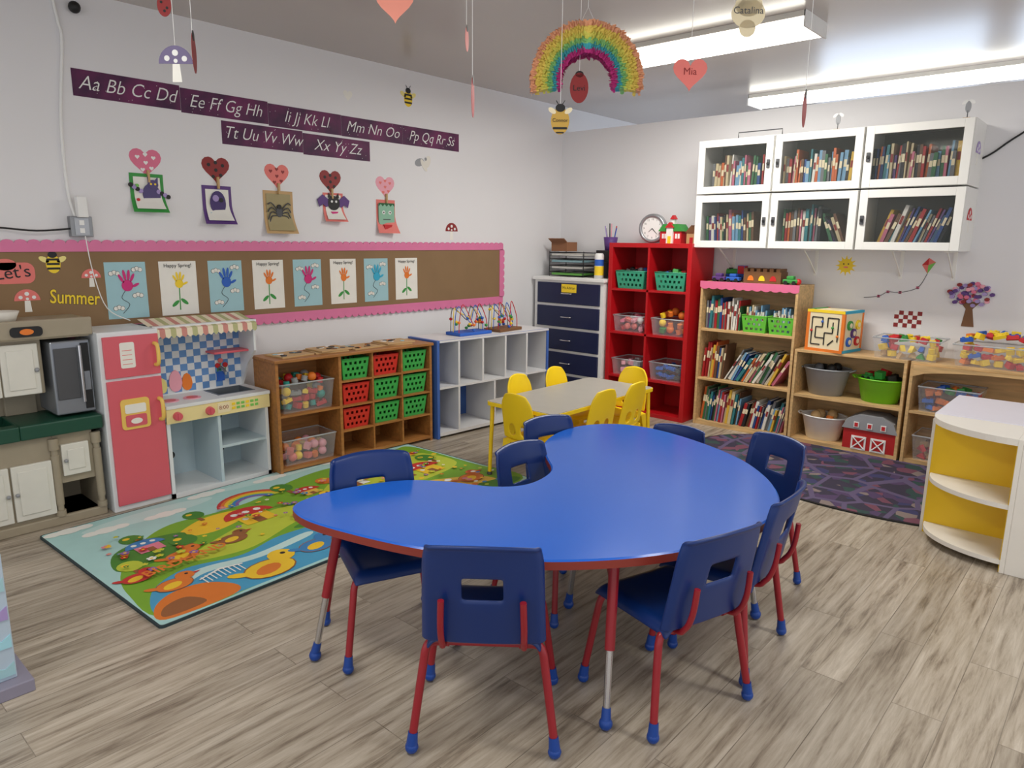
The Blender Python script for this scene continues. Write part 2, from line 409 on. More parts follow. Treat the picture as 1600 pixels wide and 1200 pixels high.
# ---------------------------------------------------------------- baskets, bins
_bk={}
def basket(w,d,h,mat,loc,rot=0,label='perforated green plastic basket',group='plastic baskets'):
    k=(w,d,h,mat.name)
    if k in _bk:
        o=clone(_bk[k]); o.location=loc; o.rotation_euler=(0,0,math.radians(rot)); tag(o,label,'basket',group); return o
    t=thing('storage_basket',label,'basket',loc,rot,group); b=B()
    tp=0.86
    def side(p0,p1,q0,q1,nu):
        nv=7
        def P(u,v):
            a=Vector(p0).lerp(Vector(p1),u); c=Vector(q0).lerp(Vector(q1),u); return a.lerp(c,v)
        us=[i/nu for i in range(nu+1)]; vs=[i/nv for i in range(nv+1)]
        sk={(i,j) for i in range(1,nu-1) for j in (1,3,5) if (i+(j//2)%2)%2==1}
        shell(b,us,vs,lambda u,v:P(u,v),sk,mat)
    X,Y=w/2,d/2; x,y=X*tp,Y*tp
    bt=[(-x,-y,0),(x,-y,0),(x,y,0),(-x,y,0)]; top=[(-X,-Y,h),(X,-Y,h),(X,Y,h),(-X,Y,h)]
    for i in range(4):
        L=(Vector(bt[i])-Vector(bt[(i+1)%4])).length; side(bt[i],bt[(i+1)%4],top[i],top[(i+1)%4],max(5,int(L/0.018)|1))
    for f in b.bm.faces: f.smooth=False
    b.faces(bt,[(0,1,2,3)],mat)
    o=b.obj('body',t,recalc=False); mods(o,0.003,0)
    B().tube([(-X,-Y,h),(X,-Y,h),(X,Y,h),(-X,Y,h)],0.005,mat,6,1,True).obj('rim',t)
    _bk[k]=t; return t
CLEAR=M('clear_plastic',(215,222,228),0.12,alpha=0.18,noise=0)
def clearbin(w,d,h,loc,rot=0,label='clear plastic storage bin full of toys',group=None,lid=None):
    t=thing('storage_bin',label,'bin',loc,rot,group); b=B(); X,Y=w/2,d/2; x,y=X*0.9,Y*0.9
    o=[(-x,-y,0),(x,-y,0),(x,y,0),(-x,y,0),(-X,-Y,h),(X,-Y,h),(X,Y,h),(-X,Y,h)]
    b.faces(o,[(0,3,2,1),(0,1,5,4),(1,2,6,5),(2,3,7,6),(3,0,4,7)],CLEAR); b.obj('body',t)
    B().tube([(-X,-Y,h),(X,-Y,h),(X,Y,h),(-X,Y,h)],0.006,M('clear_rim',(215,222,228),0.2,alpha=0.5,noise=0),6,1,True).obj('rim',t)
    if lid: B().box(-X-0.008,-Y-0.008,h,X+0.008,Y+0.008,h+0.018,lid,0.004).obj('lid',t)
    return t
def toy_block(col,kind):
    b=B(); m=C(col)
    if kind==0: b.box(-.022,-.022,0,.022,.022,.04,m,.003)
    elif kind==1: b.cyl((0,0,0),(0,0,.035),.02,None,m,12)
    elif kind==2: b.prism([(-.03,0),(.03,0),(0,.04)],-.015,.015,m)
    elif kind==3: b.box(-.035,-.018,0,.035,.018,.025,m,.002); [b.cyl((dx,0,.025),(dx,0,.032),.009,None,m,8) for dx in(-.02,.02)]
    elif kind==4: b.ball((0,0,.03),.03,m,10,6)
    elif kind==5:
        b.box(-.035,-.018,.008,.035,.018,.026,m,.004); b.box(-.018,-.015,.026,.016,.015,.042,m,.004)
        for dx in(-.02,.02):
            for dy in(-.018,.018): b.cyl((dx,dy-.003,.01),(dx,dy+.003,.01),.01,None,C('black'),8)
    return b
_toy={}
LAB={0:('toy_block','{} toy cube block in a pile','toy'),1:('toy_block','{} round toy peg in a pile','toy'),2:('toy_block','{} triangular toy block in a pile','toy'),3:('toy_brick','{} studded plastic building brick in a pile','toy'),4:('toy_ball','{} toy ball in a pile','toy'),5:('toy_car','small {} toy car with black wheels','toy')}
CN={'red':'red','yellow':'yellow','blue':'blue','green':'green','orange':'orange','white':'white','purple':'purple','lgreen':'light green','tan':'tan','brown':'brown','pink':'pink','black':'black','grey':'grey','teal':'teal','cyan':'cyan','lpink':'pale pink','dgrey':'dark grey','dred':'dark red','coral':'coral'}
def toy(col,kind,loc,sc,group,rng=True):
    k=(col,kind); nm,lb,ct=LAB[kind]
    if k not in _toy:
        o=toy_block(col,kind).obj(nm); _toy[k]=o
    else:
        o=_toy[k].copy(); COL.objects.link(o)
    o.location=loc; o.scale=(sc,sc,sc)
    o.rotation_euler=(random.uniform(-.35,.35),random.uniform(-.35,.35),random.uniform(0,6.28)) if rng else (0,0,0)
    tag(o,lb.format(CN[col]),ct,group)
def fill(cx,cy,z,w,d,h,cols,kinds,group,sc=1.0,heap=0.03,ang=0):
    st=0.06*sc; nx=max(1,int(w/st)); ny=max(1,int(d/st)); nz=max(1,int(h/(0.045*sc)))
    ca,sa=math.cos(math.radians(ang)),math.sin(math.radians(ang))
    for k in range(nz):
        for i in range(nx):
            for j in range(ny):
                if k<nz-1 and j>0 and 0<i<nx-1: continue
                lx=(i+.5)/nx*w-w/2+random.uniform(-.006,.006); ly=(j+.5)/ny*d-d/2+random.uniform(-.006,.006)
                zz=z+0.006+k*0.045*sc+(heap*(1-(2*lx/w)**2) if k==nz-1 else 0)
                toy(random.choice(cols),random.choice(kinds),(cx+lx*ca-ly*sa,cy+lx*sa+ly*ca,zz),sc,group)
# ---------------------------------------------------------------- books
BC=[('red',(165,35,38)),('blue',(38,72,135)),('green',(50,105,68)),('white',(222,219,210)),('yellow',(215,175,60)),('black',(32,32,38)),('orange',(200,98,45)),('teal',(48,122,130)),('cream',(205,188,150)),('purple',(88,60,118)),('light blue',(115,160,192)),('brown',(105,72,50)),('pink',(192,105,130)),('grey',(112,114,118))]
_bks=[]
for nm,c in BC:
    b=B(); m=M('book_cover_'+nm,c,0.45,noise=0.1,nscale=30)
    b.box(0,0,0,0.08,1,1,m); b.box(0.92,0,0,1,1,1,m); b.box(0,0,0,1,0.03,1,m); b.box(0.08,0.03,0.02,0.92,0.97,0.98,C('paper'))
    b.box(0.12,-0.004,0.55,0.88,0,0.75,C('cream' if nm not in('white','cream','yellow') else 'dred'))
    _bks.append([nm,b,None])
def book(i,loc,dims,lean,group,lab):
    r=_bks[i]
    if r[2] is None: r[2]=r[1].obj('book'); o=r[2]
    else: o=r[2].copy(); COL.objects.link(o)
    o.location=loc; o.scale=dims; o.rotation_euler=(0,lean,0)
    tag(o,'%s picture book %s'%(r[0],lab),'book',group)
def bookrow(x0,x1,y,z,dep,hmin,hmax,group,lab,lean=0,th=(.010,.026),pal=None):
    x=x0
    while x<x1:
        w=random.uniform(*th); h=random.uniform(hmin,hmax); a=lean*random.uniform(.8,1.1) if lean else random.choice([0,0,0,0.05])
        px=w/math.cos(a)
        if x+px+abs(math.sin(a))*h>x1+0.02: break
        i=random.choice(pal) if pal else random.randrange(len(BC))
        book(i,(x+(0 if a>=0 else abs(math.sin(a))*h),y+random.uniform(0,.03),z+(w*math.sin(a) if a>0 else 0)+0.001),(w,dep*random.uniform(.75,1),h),a,group,lab)
        x+=px+0.0015
# ---------------------------------------------------------------- furniture on back wall
W=C('white'); NAVY=M('navy_drawer_front',(20,29,68),0.42)
t=thing('dresser','tall white dresser with five navy drawers','dresser',(-4.41,5.30,0))
b=B(); w_,h_,d_=0.79,1.17,0.42
b.box(0,0.01,0,0.035,d_,h_-.03,W); b.box(w_-.035,0.01,0,w_,d_,h_-.03,W); b.box(0,d_-.01,0,w_,d_,h_-.03,W); b.box(-.015,-.012,h_-.03,w_+.015,d_,h_,W,.004)
for i in range(6):
    z=0.04+i*0.218 if i<5 else 1.125
    b.box(.035,0.01,z-.012,w_-.035,d_,z+.012 if i<5 else 1.14,W)
b.obj('body',t)
for i in range(5):
    z0=0.055+i*0.218; z1=z0+0.192
    dr=B().box(.038,-.004,z0,w_-.038,.02,z1,NAVY,.003).box(.05,.02,z0+.01,w_-.05,d_-.02,z1-.03,NAVY).obj('drawer',t)
    zz=(z0+z1)/2; B().tube([(.34,-.004,zz),(.345,-.028,zz),(.445,-.028,zz),(.45,-.004,zz)],.006,CHROME,8,3).obj('handle',dr)
    if i==4:
        B().box(.33,-.009,z1-.085,.50,-.0045,z1-.01,C('yellow')).text('Ms.Adrian',.036,.415,z1-.055,-.0095,C('black')).obj('name_tag',dr)
# red cube shelf
RS=M('red_lacquer',(186,20,28),0.35,noise=0.04)
t=thing('cube_shelf','tall red cube shelving unit two columns wide','shelf',(-3.59,5.33,0)); b=B(); w_,h_,d_=0.80,1.49,0.39
b.box(0,0,0,.038,d_,h_,RS,.002); b.box(w_-.038,0,0,w_,d_,h_,RS,.002); b.box(.038,0,h_-.038,w_-.038,d_,h_,RS,.002); b.box(.038,0,0,w_-.038,d_,.038,RS,.002)
b.box(w_/2-.009,.002,.038,w_/2+.009,d_,h_-.038,RS); b.box(.038,d_-.006,.038,w_-.038,d_,h_-.038,RS)
ZS=[0.31,0.70,1.08]
for z in ZS: b.box(.038,.002,z,w_-.038,d_,z+.018,RS)
b.obj('body',t)
GB=M('green_basket_plastic',(62,172,82),0.4); TB=M('sea_green_basket_plastic',(60,165,130),0.4); RB=M('red_basket_plastic',(205,50,42),0.4); LG=M('lime_basket_plastic',(105,198,65),0.4)
for x in(-3.39,-3.00):
    basket(.29,.27,.15,TB,(x,5.5,1.099),0,'sea-green perforated plastic basket on the red shelf','baskets on the red shelf')
    fill(x,5.5,1.2,.2,.18,.04,['black','red','green','dgrey','blue'],[0,4,3],'toys in the sea-green baskets',1.0)
clearbin(.30,.28,.14,(-3.39,5.5,.719),0,'clear bin with pink toys on the red shelf'); fill(-3.39,5.5,.73,.24,.2,.13,['red','pink','coral','lpink','white'],[0,3,4],'pink and red toys in a clear bin')
clearbin(.31,.28,.14,(-3.00,5.5,.719),0,'clear bin heaped with orange toy food'); fill(-3.0,5.5,.73,.25,.2,.16,['orange','red','yellow','green','orange'],[4,1,0],'orange toy food pieces in a bin',1.1,.05)
clearbin(.30,.28,.14,(-3.39,5.5,.329),0,'clear bin of mixed white toys on red shelf'); fill(-3.39,5.5,.34,.22,.2,.1,['white','grey','lpink'],[0,1],'white toys in a clear bin')
clearbin(.31,.28,.15,(-3.00,5.5,.329),0,'dark-filled clear bin on the red shelf',lid=None); fill(-3.0,5.5,.34,.24,.2,.13,['black','dgrey','blue','blue'],[5,3],'toy cars in a clear bin')
# items on dresser
t=thing('paper_tray','stacked black wire letter trays holding papers','tray',(-4.33,5.42,1.17)); b=B(); BK=M('black_wire',(25,25,28),.4)
for k in range(4):
    z=.012+k*.06
    b.box(0,0,z,.40,.26,z+.003,BK)
    b.tube([(0,0,z+.03),(.40,0,z+.03),(.40,.26,z+.03),(0,.26,z+.03)],.004,BK,6,1,True)
for x in(0,.40):
    for y in(0,.26): b.cyl((x,y,0),(x,y,.235),.004,None,BK,6)
b.obj('rack',t)
for k in range(4): B().box(.02,.01,.0155+k*.06,.38,.25,.0155+k*.06+.018,C(['lgreen','paper','lblue','paper'][k])).obj('paper_stack',t)
t=thing('box','brown cardboard box with open flap on the trays','box',(-4.36,5.48,1.405)); b=B(); CARD=M('cardboard',(140,95,66),.8)
b.box(0,0,0,.19,.16,.085,CARD,.002); b.hexa([(0,-.001,.083),(.19,-.001,.083),(.19,.002,.087),(0,.002,.087),(0,-.05,.115),(.19,-.05,.115),(.19,-.048,.12),(0,-.048,.12)],CARD); b.obj('body',t)
tag(B().lathe([(0,0),(.042,0),(.042,.2),(.038,.215),(.03,.225),(0,.225)],(0,0,0),C('white')).lathe([(.0425,.03),(.0425,.11)],(0,0,0),C('yellow')).lathe([(.0425,.115),(.0425,.17)],(0,0,0),C('blue')).obj('wipes_canister',None,(-3.74,5.40,1.17)),'white cleaning wipes canister with blue and yellow label','canister')
t=thing('storage_box','black plastic desk organizer box','box',(-3.86,5.50,1.17)); B().box(0,0,0,.24,.2,.15,BK,.006).box(.01,0,.15,.23,.19,.25,BK,.004).obj('body',t)
t=thing('pencil_cup','purple wire cup full of scissors and pens','cup',(-3.74,5.57,1.42)); b=B(); PU=C('purple')
b.lathe([(0,0),(.05,0),(.065,.12),(.06,.12),(.046,.006),(0,.006)],(0,0,0),PU); b.obj('body',t)
for a,c in((0,'blue'),(1,'red'),(2,'lpink'),(3,'grey'),(4,'lilac'),(5,'black')):
    B().cyl((.02*math.cos(a),.02*math.sin(a),.02),(.06*math.cos(a),.05*math.sin(a),.2+.02*(a%3)),.005,None,C(c),6).obj('pen',t)
# clock, toy school
t=thing('clock','round white clock with silver rim leaning on the wall','clock',(-3.28,5.52,1.49),6); b=B(); SILV=M('silver_plastic',(160,162,166),.3,metal=.6)
b.prism(ell(0,.125,.125,.125,36),0,.035,SILV,smooth=True); b.prism(ell(0,.125,.095,.095,36),-.002,0,C('white'))
b.tube([(.11*math.cos(a*math.pi/12),-.004,.125+.11*math.sin(a*math.pi/12)) for a in range(24)],.015,SILV,8,1,True); b.obj('body',t)
b=B()
for h in range(12):
    a=math.pi/2-h*math.pi/6; b.text(str(12 if h==0 else h),.024,.078*math.cos(a),.125+.078*math.sin(a)-.008,-.0025,C('black'))
b.obj('numerals',t)
for a,l in((3.9,.045),(5.5,.065)): B().prism([(-.003*math.sin(a),.125+.003*math.cos(a)),(.003*math.sin(a),.125-.003*math.cos(a)),(l*math.cos(a)+.002*math.sin(a),.125+l*math.sin(a)-.002*math.cos(a)),(l*math.cos(a),.125+l*math.sin(a))],-.006,-.004,C('black')).obj('hand',t)
t=thing('toy_schoolhouse','toy schoolhouse with green roof and white trim','toy',(-3.19,5.50,1.49)); b=B()
b.box(0,0,0,.2,.12,.1,C('red')); b.prism([(-.015,.1),(.215,.1),(.17,.16),(.03,.16)],-.01,.13,C('green')); b.box(.07,-.02,0,.13,0,.13,C('white')); b.prism([(.06,.13),(.14,.13),(.1,.175)],-.03,.02,C('red'))
b.box(.085,.03,.15,.115,.06,.2,C('white')); b.prism([(.075,.2),(.125,.2),(.1,.235)],.02,.07,C('red'))
for x in(.02,.045,.145,.17): b.box(x,-.003,.04,x+.018,0,.08,C('white'))
b.box(.085,-.023,0,.115,-.02,.06,C('yellow')); b.obj('body',t)
t=thing('toy_house','small wooden toy house with yellow front','toy',(-2.95,5.52,1.49)); B().box(0,0,0,.09,.09,.09,C('tan')).prism([(-.01,.09),(.1,.09),(.045,.15)],-.01,.1,C('brown')).box(.03,-.003,0,.06,0,.05,C('red')).obj('body',t)
# bookcase
LW=woodmat('light_maple',(208,172,120))
def carc(t,w,h,d,shelves,m,divs=(),th=.02,back=True,top_over=0):
    b=B(); b.box(0,0,0,th,d,h-th,m,.002); b.box(w-th,0,0,w,d,h-th,m,.002); b.box(-top_over,-top_over,h-th,w+top_over,d,h,m,.002); b.box(th,.01,.0,w-th,d,.035,m)
    if back: b.box(th,d-.006,.035,w-th,d,h-th,m)
    b.obj('body',t)
    for z in shelves: B().box(th,.004,z-th,w-th,d-.006,z,m,.002).obj('shelf',t)
    for x,z0,z1 in divs: B().box(x-.008,.004,z0,x+.008,d-.006,z1,m).obj('divider',t)
t=thing('bookcase','light wood three-shelf bookcase with pink scalloped trim','bookcase',(-2.73,5.40,0)); carc(t,.79,1.19,.33,(.40,.81),LW)
b=B(); PK=M('pink_border_paper',(228,112,152),.6); pts=[(-.005,1.195),(-.005,1.15)]
for i in range(11):
    c=.0+i*.0725+.036
    for k in range(1,6): a=math.pi+math.pi*k/6; pts.append((c+.036*math.cos(a),1.15+.018*math.sin(a)))
pts+=[(.795,1.15),(.795,1.195)]
b.prism(pts,-.004,-.001,PK); b.obj('trim_border',t)
bookrow(-2.70,-2.40,5.44,.81,.2,.19,.27,'books on the top bookcase shelf','standing on a wooden bookcase shelf')
for x in(-2.27,-2.06):
    basket(.2,.24,.13,LG,(x,5.53,.811),0,'green perforated plastic basket of booklets on bookcase','green baskets on the bookcase')
    bookrow(x-.08,x+.07,5.44,.825,.16,.12,.2,'booklets in the green baskets','in a green basket',0,(.008,.015),[3,8,10,3])
bookrow(-2.70,-2.50,5.44,.40,.22,.24,.32,'books on the middle bookcase shelf','standing on a wooden bookcase shelf',.08)
bookrow(-2.50,-1.98,5.44,.40,.22,.2,.29,'books on the middle bookcase shelf','leaning on a wooden bookcase shelf',.5,pal=[0,1,3,3,4,6,8,10,12,13,7,2])
bookrow(-2.70,-2.35,5.44,.035,.22,.22,.3,'books on the bottom bookcase shelf','leaning on a wooden bookcase shelf',.12)
bookrow(-2.35,-1.98,5.44,.035,.22,.18,.26,'books on the bottom bookcase shelf','leaning on a wooden bookcase shelf',.22)
for i,(x,c,k,s) in enumerate([(-2.62,'purple',5,1.6),(-2.50,'blue',5,1.6),(-2.04,'green',5,1.6),(-1.985,'red',4,.8)]):
    toy(c,k,(x,5.5,1.19),s,'toy vehicles on top of the bookcase',False)
t=thing('toy_castle','brown wooden toy castle box with arches','toy',(-2.42,5.5,1.19)); b=B(); BR=C('brown')
b.box(0,0,0,.3,.14,.09,BR,.003)
for i in range(6): b.box(i*.052,0,.089,i*.052+.03,.14,.115,BR)
for x,c in((.03,'orange'),(.12,'yellow'),(.21,'red')): b.prism(dome(x+.03,.02,.025,.04),-.004,0,C(c))
b.obj('body',t)
t=thing('toy_train','toy train engine with red cab','toy',(-2.62,5.60,1.19)); b=B(); b.box(0,0,.02,.16,.07,.06,C('blue'),.004); b.box(.1,0,.06,.16,.07,.13,C('red'),.004); b.cyl((.03,.035,.06),(.03,.035,.11),.014,.018,C('black'),10); b.cyl((0,.035,.075),(.1,.035,.075),.028,None,C('green'),12)
for x in(.03,.08,.13): b.cyl((x,-.006,.022),(x,0,.022),.022,None,C('black'),12)
b.obj('body',t)
# low units
t=thing('low_shelf','low light wood two-tier open shelf unit','shelf',(-1.93,5.40,0)); carc(t,.77,.72,.34,(.38,),LW)
t=thing('low_shelf','low light wood shelf unit with arched apron','shelf',(-1.14,5.40,0)); carc(t,1.15,.72,.34,(.38,),LW)
B().prism([(.02,.70)]+[(.02+1.11*k/16,.62+.06*math.sin(math.pi*k/16)**.5) for k in range(17)]+[(1.13,.70)],-.012,.0,LW).obj('arched_apron',t)
# activity cube
t=thing('activity_cube','wooden maze activity cube with colourful sides','toy',(-1.87,5.44,.72),-10); b=B(); ORG=C('orange'); s=.28
b.box(0,0,0,s,s,.3,C('cream'))
for x in(0,s-.016):
    for y in(0,s-.016): b.box(x-.003,y-.003,0,x+.019,y+.019,.305,ORG)
for z in(0,.285):
    b.box(-.003,-.004,z,s+.003,0.016,z+.02,C('yellow' if z else 'orange')); b.box(s-.016,0,z,s+.004,s,z+.02,C('cyan')); b.box(-.004,0,z,.016,s,z+.02,C('green'))
b.obj('body',t)
b=B()
for (x0,z0,x1,z1) in((.04,.05,.04,.25),(.04,.25,.12,.25),(.12,.25,.12,.18),(.07,.18,.12,.18),(.07,.10,.07,.18),(.07,.10,.14,.10),(.14,.05,.14,.14),(.14,.14,.2,.14),(.2,.14,.2,.22),(.16,.25,.24,.25),(.24,.08,.24,.25),(.17,.05,.21,.09),(.16,.18,.16,.25),(.04,.05,.11,.05)):
    b.cyl((x0,-.002,z0),(x1+.0001,-.002,z1),.0045,None,C('black'),6)
b.obj('maze_track',t)
for x,z,c in((.04,.15,'red'),(.12,.22,'blue'),(.2,.18,'green'),(.24,.12,'orange')): B().ball((x,-.006,z),.01,C(c),8,6).obj('maze_bead',t)
for i,(y,z,c) in enumerate([(.08,.08,'blue'),(.2,.08,'red'),(.08,.2,'green'),(.2,.2,'yellow'),(.14,.14,'purple')]): B().cyl((s,y,z),(s+.012,y,z),.035,None,C(c),16).cyl((s+.012,y,z),(s+.016,y,z),.018,None,C('cream'),12).obj('gear',t)
clearbin(.42,.28,.14,(-1.19,5.55,.721),0,'clear bin filled with colourful wooden blocks'); fill(-1.19,5.55,.725,.36,.22,.14,['red','yellow','blue','green','tan','yellow'],[0,1,2],'wooden blocks in a clear bin',1.0,.02)
clearbin(.5,.28,.14,(-.66,5.55,.721),0,'clear bin heaped with yellow and red bricks'); fill(-.66,5.55,.725,.42,.22,.18,['yellow','yellow','yellow','red','blue','orange'],[3,0,3],'plastic building bricks in a clear bin',1.0,.05)
def tub(loc,r0,r1,h,m,label,handles=False,sy=.8):
    t=thing('storage_tub',label,'tub',loc); B().lathe([(0,0),(r0,0),(r1,h),(r1+.008,h+.004),(r1+.008,h-.01),(r1-.003,h-.004),(r0-.004,.006),(0,.006)],(0,0,0),m,28,1,sy).obj('body',t)
    for s in(-1,1): B().tube([(s*(r1+.004),-.04,h-.01),(s*(r1+.03),-.02,h-.0),(s*(r1+.03),.02,h-.0),(s*(r1+.004),.04,h-.01)],.006,m,8,4).obj('handle',t)
tub((-1.73,5.56,.381),.12,.165,.2,M('grey_tub_plastic',(150,153,157),.4),'grey round plastic tub holding dark toys'); fill(-1.73,5.56,.52,.2,.18,.05,['black','dgrey','dgrey'],[4,0],'dark toys in the grey tub',1.2)
tub((-1.35,5.56,.381),.12,.16,.17,M('lime_tub_plastic',(120,205,38),.4),'lime green plastic tub full of toy cars'); fill(-1.35,5.56,.50,.24,.2,.08,['black','red','grey','white','green','purple'],[5,5,0],'toy cars in the lime tub',1.3,.05)
tub((-1.72,5.56,.036),.12,.16,.18,C('white'),'white round plastic tub holding wooden toys'); fill(-1.72,5.56,.15,.2,.18,.05,['brown','tan','orange'],[4,1],'wooden toys in the white tub',1.3)
t=thing('toy_barn','red toy barn with grey roof and white doors','toy',(-1.53,5.41,.035)); b=B(); BR_=M('barn_red',(180,32,32),.5)
b.box(0,0,0,.35,.2,.15,BR_); b.prism([(-.012,.15),(.362,.15),(.33,.22),(.25,.26),(.1,.26),(.02,.22)],-.01,.2,C('grey')); b.obj('body',t)
for x0 in(.06,.19):
    b=B(); b.box(x0,-.006,0,x0+.1,0,.1,C('white')); b.box(x0+.012,-.008,.012,x0+.088,-.005,.088,BR_)
    b.cyl((x0+.01,-.009,.01),(x0+.09,-.009,.09),.005,None,C('white'),6); b.cyl((x0+.09,-.009,.01),(x0+.01,-.009,.09),.005,None,C('white'),6)
    b.obj('door',t)
for x in(.07,.16,.25): B().box(x,-.016,.165,x+.035,-.01,.205,C('white')).box(x+.006,-.018,.171,x+.029,-.015,.199,C('red')).obj('window',t)
clearbin(.36,.28,.17,(-.9,5.55,.381),0,'clear bin of building bricks on low shelf'); fill(-.9,5.55,.385,.3,.22,.14,['red','blue','orange','green'],[3,0],'bricks in a bin on the low shelf')
clearbin(.36,.28,.17,(-.9,5.55,.036),0,'clear bin of wooden pieces on bottom shelf'); fill(-.9,5.55,.04,.3,.22,.12,['tan','brown','red'],[0,2],'wooden pieces in a bottom-shelf bin')
# wall decor on back wall
def bw(x,z): return (x,YW,z)
b=B(); b.card(ell(0,0,.05),1,C('yellow'))
for i in range(12):
    a=i*math.pi/6; b.card([(.04*math.cos(a-.25),.04*math.sin(a-.25)),(.078*math.cos(a),.078*math.sin(a)),(.04*math.cos(a+.25),.04*math.sin(a+.25))],0,C('yellow'))
b.card(ell(-.017,.012,.005),2,C('black')); b.card(ell(.017,.012,.005),2,C('black')); b.card(ell(0,-.012,.018,.006),2,C('coral'))
tag(b.obj('sun_cutout',None,bw(-1.73,1.34)),'yellow paper sun cutout with pointed rays on wall','wall decoration')
b=B(); b.card([(0,-.06),(.045,.02),(0,.05),(-.04,.0)],0,C('coral')); b.card([(0,.05),(-.04,0),(0,0)],1,C('red')); b.card([(0,-.06),(.045,.02),(0,0)],1,C('lgreen'))
q=[(0,0,-.06),(-.05,0,-.16),(-.16,0,-.2),(-.24,0,-.2),(-.3,0,-.235),(-.4,0,-.25)]
b.tube([(x,-.003,z) for x,y_,z in q],.002,C('dgrey'),6,5)
for x,z in((-.05,-.16),(-.16,-.2),(-.24,-.2),(-.3,-.235)): b.card([(x-.01,z+.009),(x+.01,z-.009),(x+.01,z+.009),(x-.01,z-.009)],3,C('pink'))
tag(b.obj('kite_cutout',None,bw(-1.18,1.36)),'red paper kite cutout with long string tail','wall decoration')
b=B(); b.card(rc(-.09,-.06,.09,.06),0,C('white'))
for i in range(6):
    for j in range(4):
        if (i+j)%2==0: b.card(rc(-.09+i*.03,-.06+j*.03,-.06+i*.03,-.03+j*.03),1,C('dred'))
tag(b.obj('picnic_blanket_cutout',None,bw(-1.27,.97)),'red and white checkered paper blanket cutout on wall','wall decoration')
b=B(); b.prism([(-.035,-.15),(.04,-.15),(.02,-.03),(.06,.02),(-.06,.02),(-.02,-.03)],-.004,0,C('brown'))
for i in range(60):
    a=random.uniform(0,6.28); r=math.sqrt(random.random())
    b.prism(ell(.13*r*math.cos(a),.07+.08*r*math.sin(a),.016,.013,7),-.007-.0004*i,-.002,C(random.choice(['pink','lilac','purple','dred','lpink'])))
tag(b.obj('tree_cutout',None,bw(-.90,1.10)),'brown paper tree cutout with pink and purple blossom','wall decoration')
tag(B().tube([(-.95,YW-.01,2.06),(-.88,YW-.012,2.10),(-.75,YW-.01,2.2),(-.4,YW-.01,2.42),(.1,YW-.01,2.5)],.006,C('black'),6,5).obj('power_cord'),'black cable running up the wall beside the cabinets','cable')
# ---------------------------------------------------------------- wall cabinets
CW=M('white_cabinet',(236,235,230),.4,noise=.02); GL=glass('cabinet_glass',(95,100,98),.13)
INT=M('cabinet_interior',(128,124,116),.7)
cols=[(-2.80,-2.20),(-2.19,-1.58),(-1.57,-0.94)]; yf=5.36
for r,(z0,z1) in enumerate(((1.46,1.865),(1.875,2.28))):
    for ci,(x0,x1) in enumerate(cols):
        t=thing('wall_cabinet','white wall cabinet with framed glass door full of books','cabinet',(x0,yf,z0),0,'white glass-door wall cabinets')
        w_=x1-x0;h_=z1-z0;d_=YW-yf
        b=B(); b.box(0,.02,0,.018,d_,h_,CW); b.box(w_-.018,.02,0,w_,d_,h_,CW); b.box(.018,.02,0,w_-.018,d_,.018,CW); b.box(.018,.02,h_-.018,w_-.018,d_,h_,CW); b.box(.018,d_-.008,.018,w_-.018,d_,h_-.018,INT); b.obj('body',t)
        b=B(); f=.055
        b.box(.002,0,.002,f,.018,h_-.002,CW,.002); b.box(w_-f,0,.002,w_-.002,.018,h_-.002,CW,.002); b.box(f,0,.002,w_-f,.018,f,CW,.002); b.box(f,0,h_-f,w_-f,.018,h_-.002,CW,.002); d=b.obj('door',t)
        B().box(f,.008,f,w_-f,.011,h_-f,GL).obj('glass_pane',d)
        hx=w_-.03 if ci==0 else .03
        B().box(hx-.012,-.012,h_/2-.03,hx+.012,0,h_/2+.03,C('dgrey'),.003).cyl((hx,-.02,h_/2),(hx,-.012,h_/2),.01,None,C('black'),10).obj('latch',d)
        g='books in the glass wall cabinets'; lb='behind a glass cabinet door'
        if r==0 and ci==1: bookrow(x0+.07,x0+.34,yf+.08,z0+.018,.22,.24,.31,g,lb); bookrow(x0+.34,x1-.07,yf+.08,z0+.018,.22,.2,.28,g,lb,-.45)
        elif r==0 and ci==2: bookrow(x0+.1,x1-.06,yf+.08,z0+.018,.22,.22,.29,g,lb,.35)
        elif r==0: bookrow(x0+.05,x1-.14,yf+.08,z0+.018,.22,.2,.28,g,lb,-.06)
        else: bookrow(x0+.08-.04*ci,x1-.05,yf+.08,z0+.018,.22,.19,.28,g,lb)
for x in(-2.62,-1.95,-1.35,-1.02):
    tag(B().box(-.012,0,0,.012,.006,.2,CW).box(-.012,-.3,.194,.012,.006,.2,CW).tube([(0,0,.02),(0,-.15,.12),(0,-.28,.195)],.006,CW,6,4).obj('shelf_bracket',None,(x,YW-.006,1.258)),'white metal bracket under the wall cabinets','bracket','shelf brackets')
t=tag(B().box(-.17,0,0,.17,.2,.012,C('white')).tube([(-.17,0,.012),(-.17,0,.05),(.17,0,.05),(.17,0,.012)],.004,C('dgrey'),6,1).obj('wire_tray',None,(-2.35,5.45,2.28)),'white wire tray on top of the cabinets','tray')
for x in(-1.78,-1.0):
    o=tag(B().prism(ell(0,.07,.016,.035),-.002,.002,C('grey')).prism(ell(-.02,.10,.02,.01,12,.6),-.002,.002,C('white')).prism(ell(.02,.10,.02,.01,12,-.6),-.002,.002,C('white')).cyl((0,0,0),(0,0,.05),.003,None,C('dgrey'),6).box(-.02,-.02,0,.02,.02,.006,C('tan')).obj('insect_cutout',None,(x,5.42,2.28)),'small grey paper insect cutout standing on cabinet','decoration','paper insects on the cabinets')
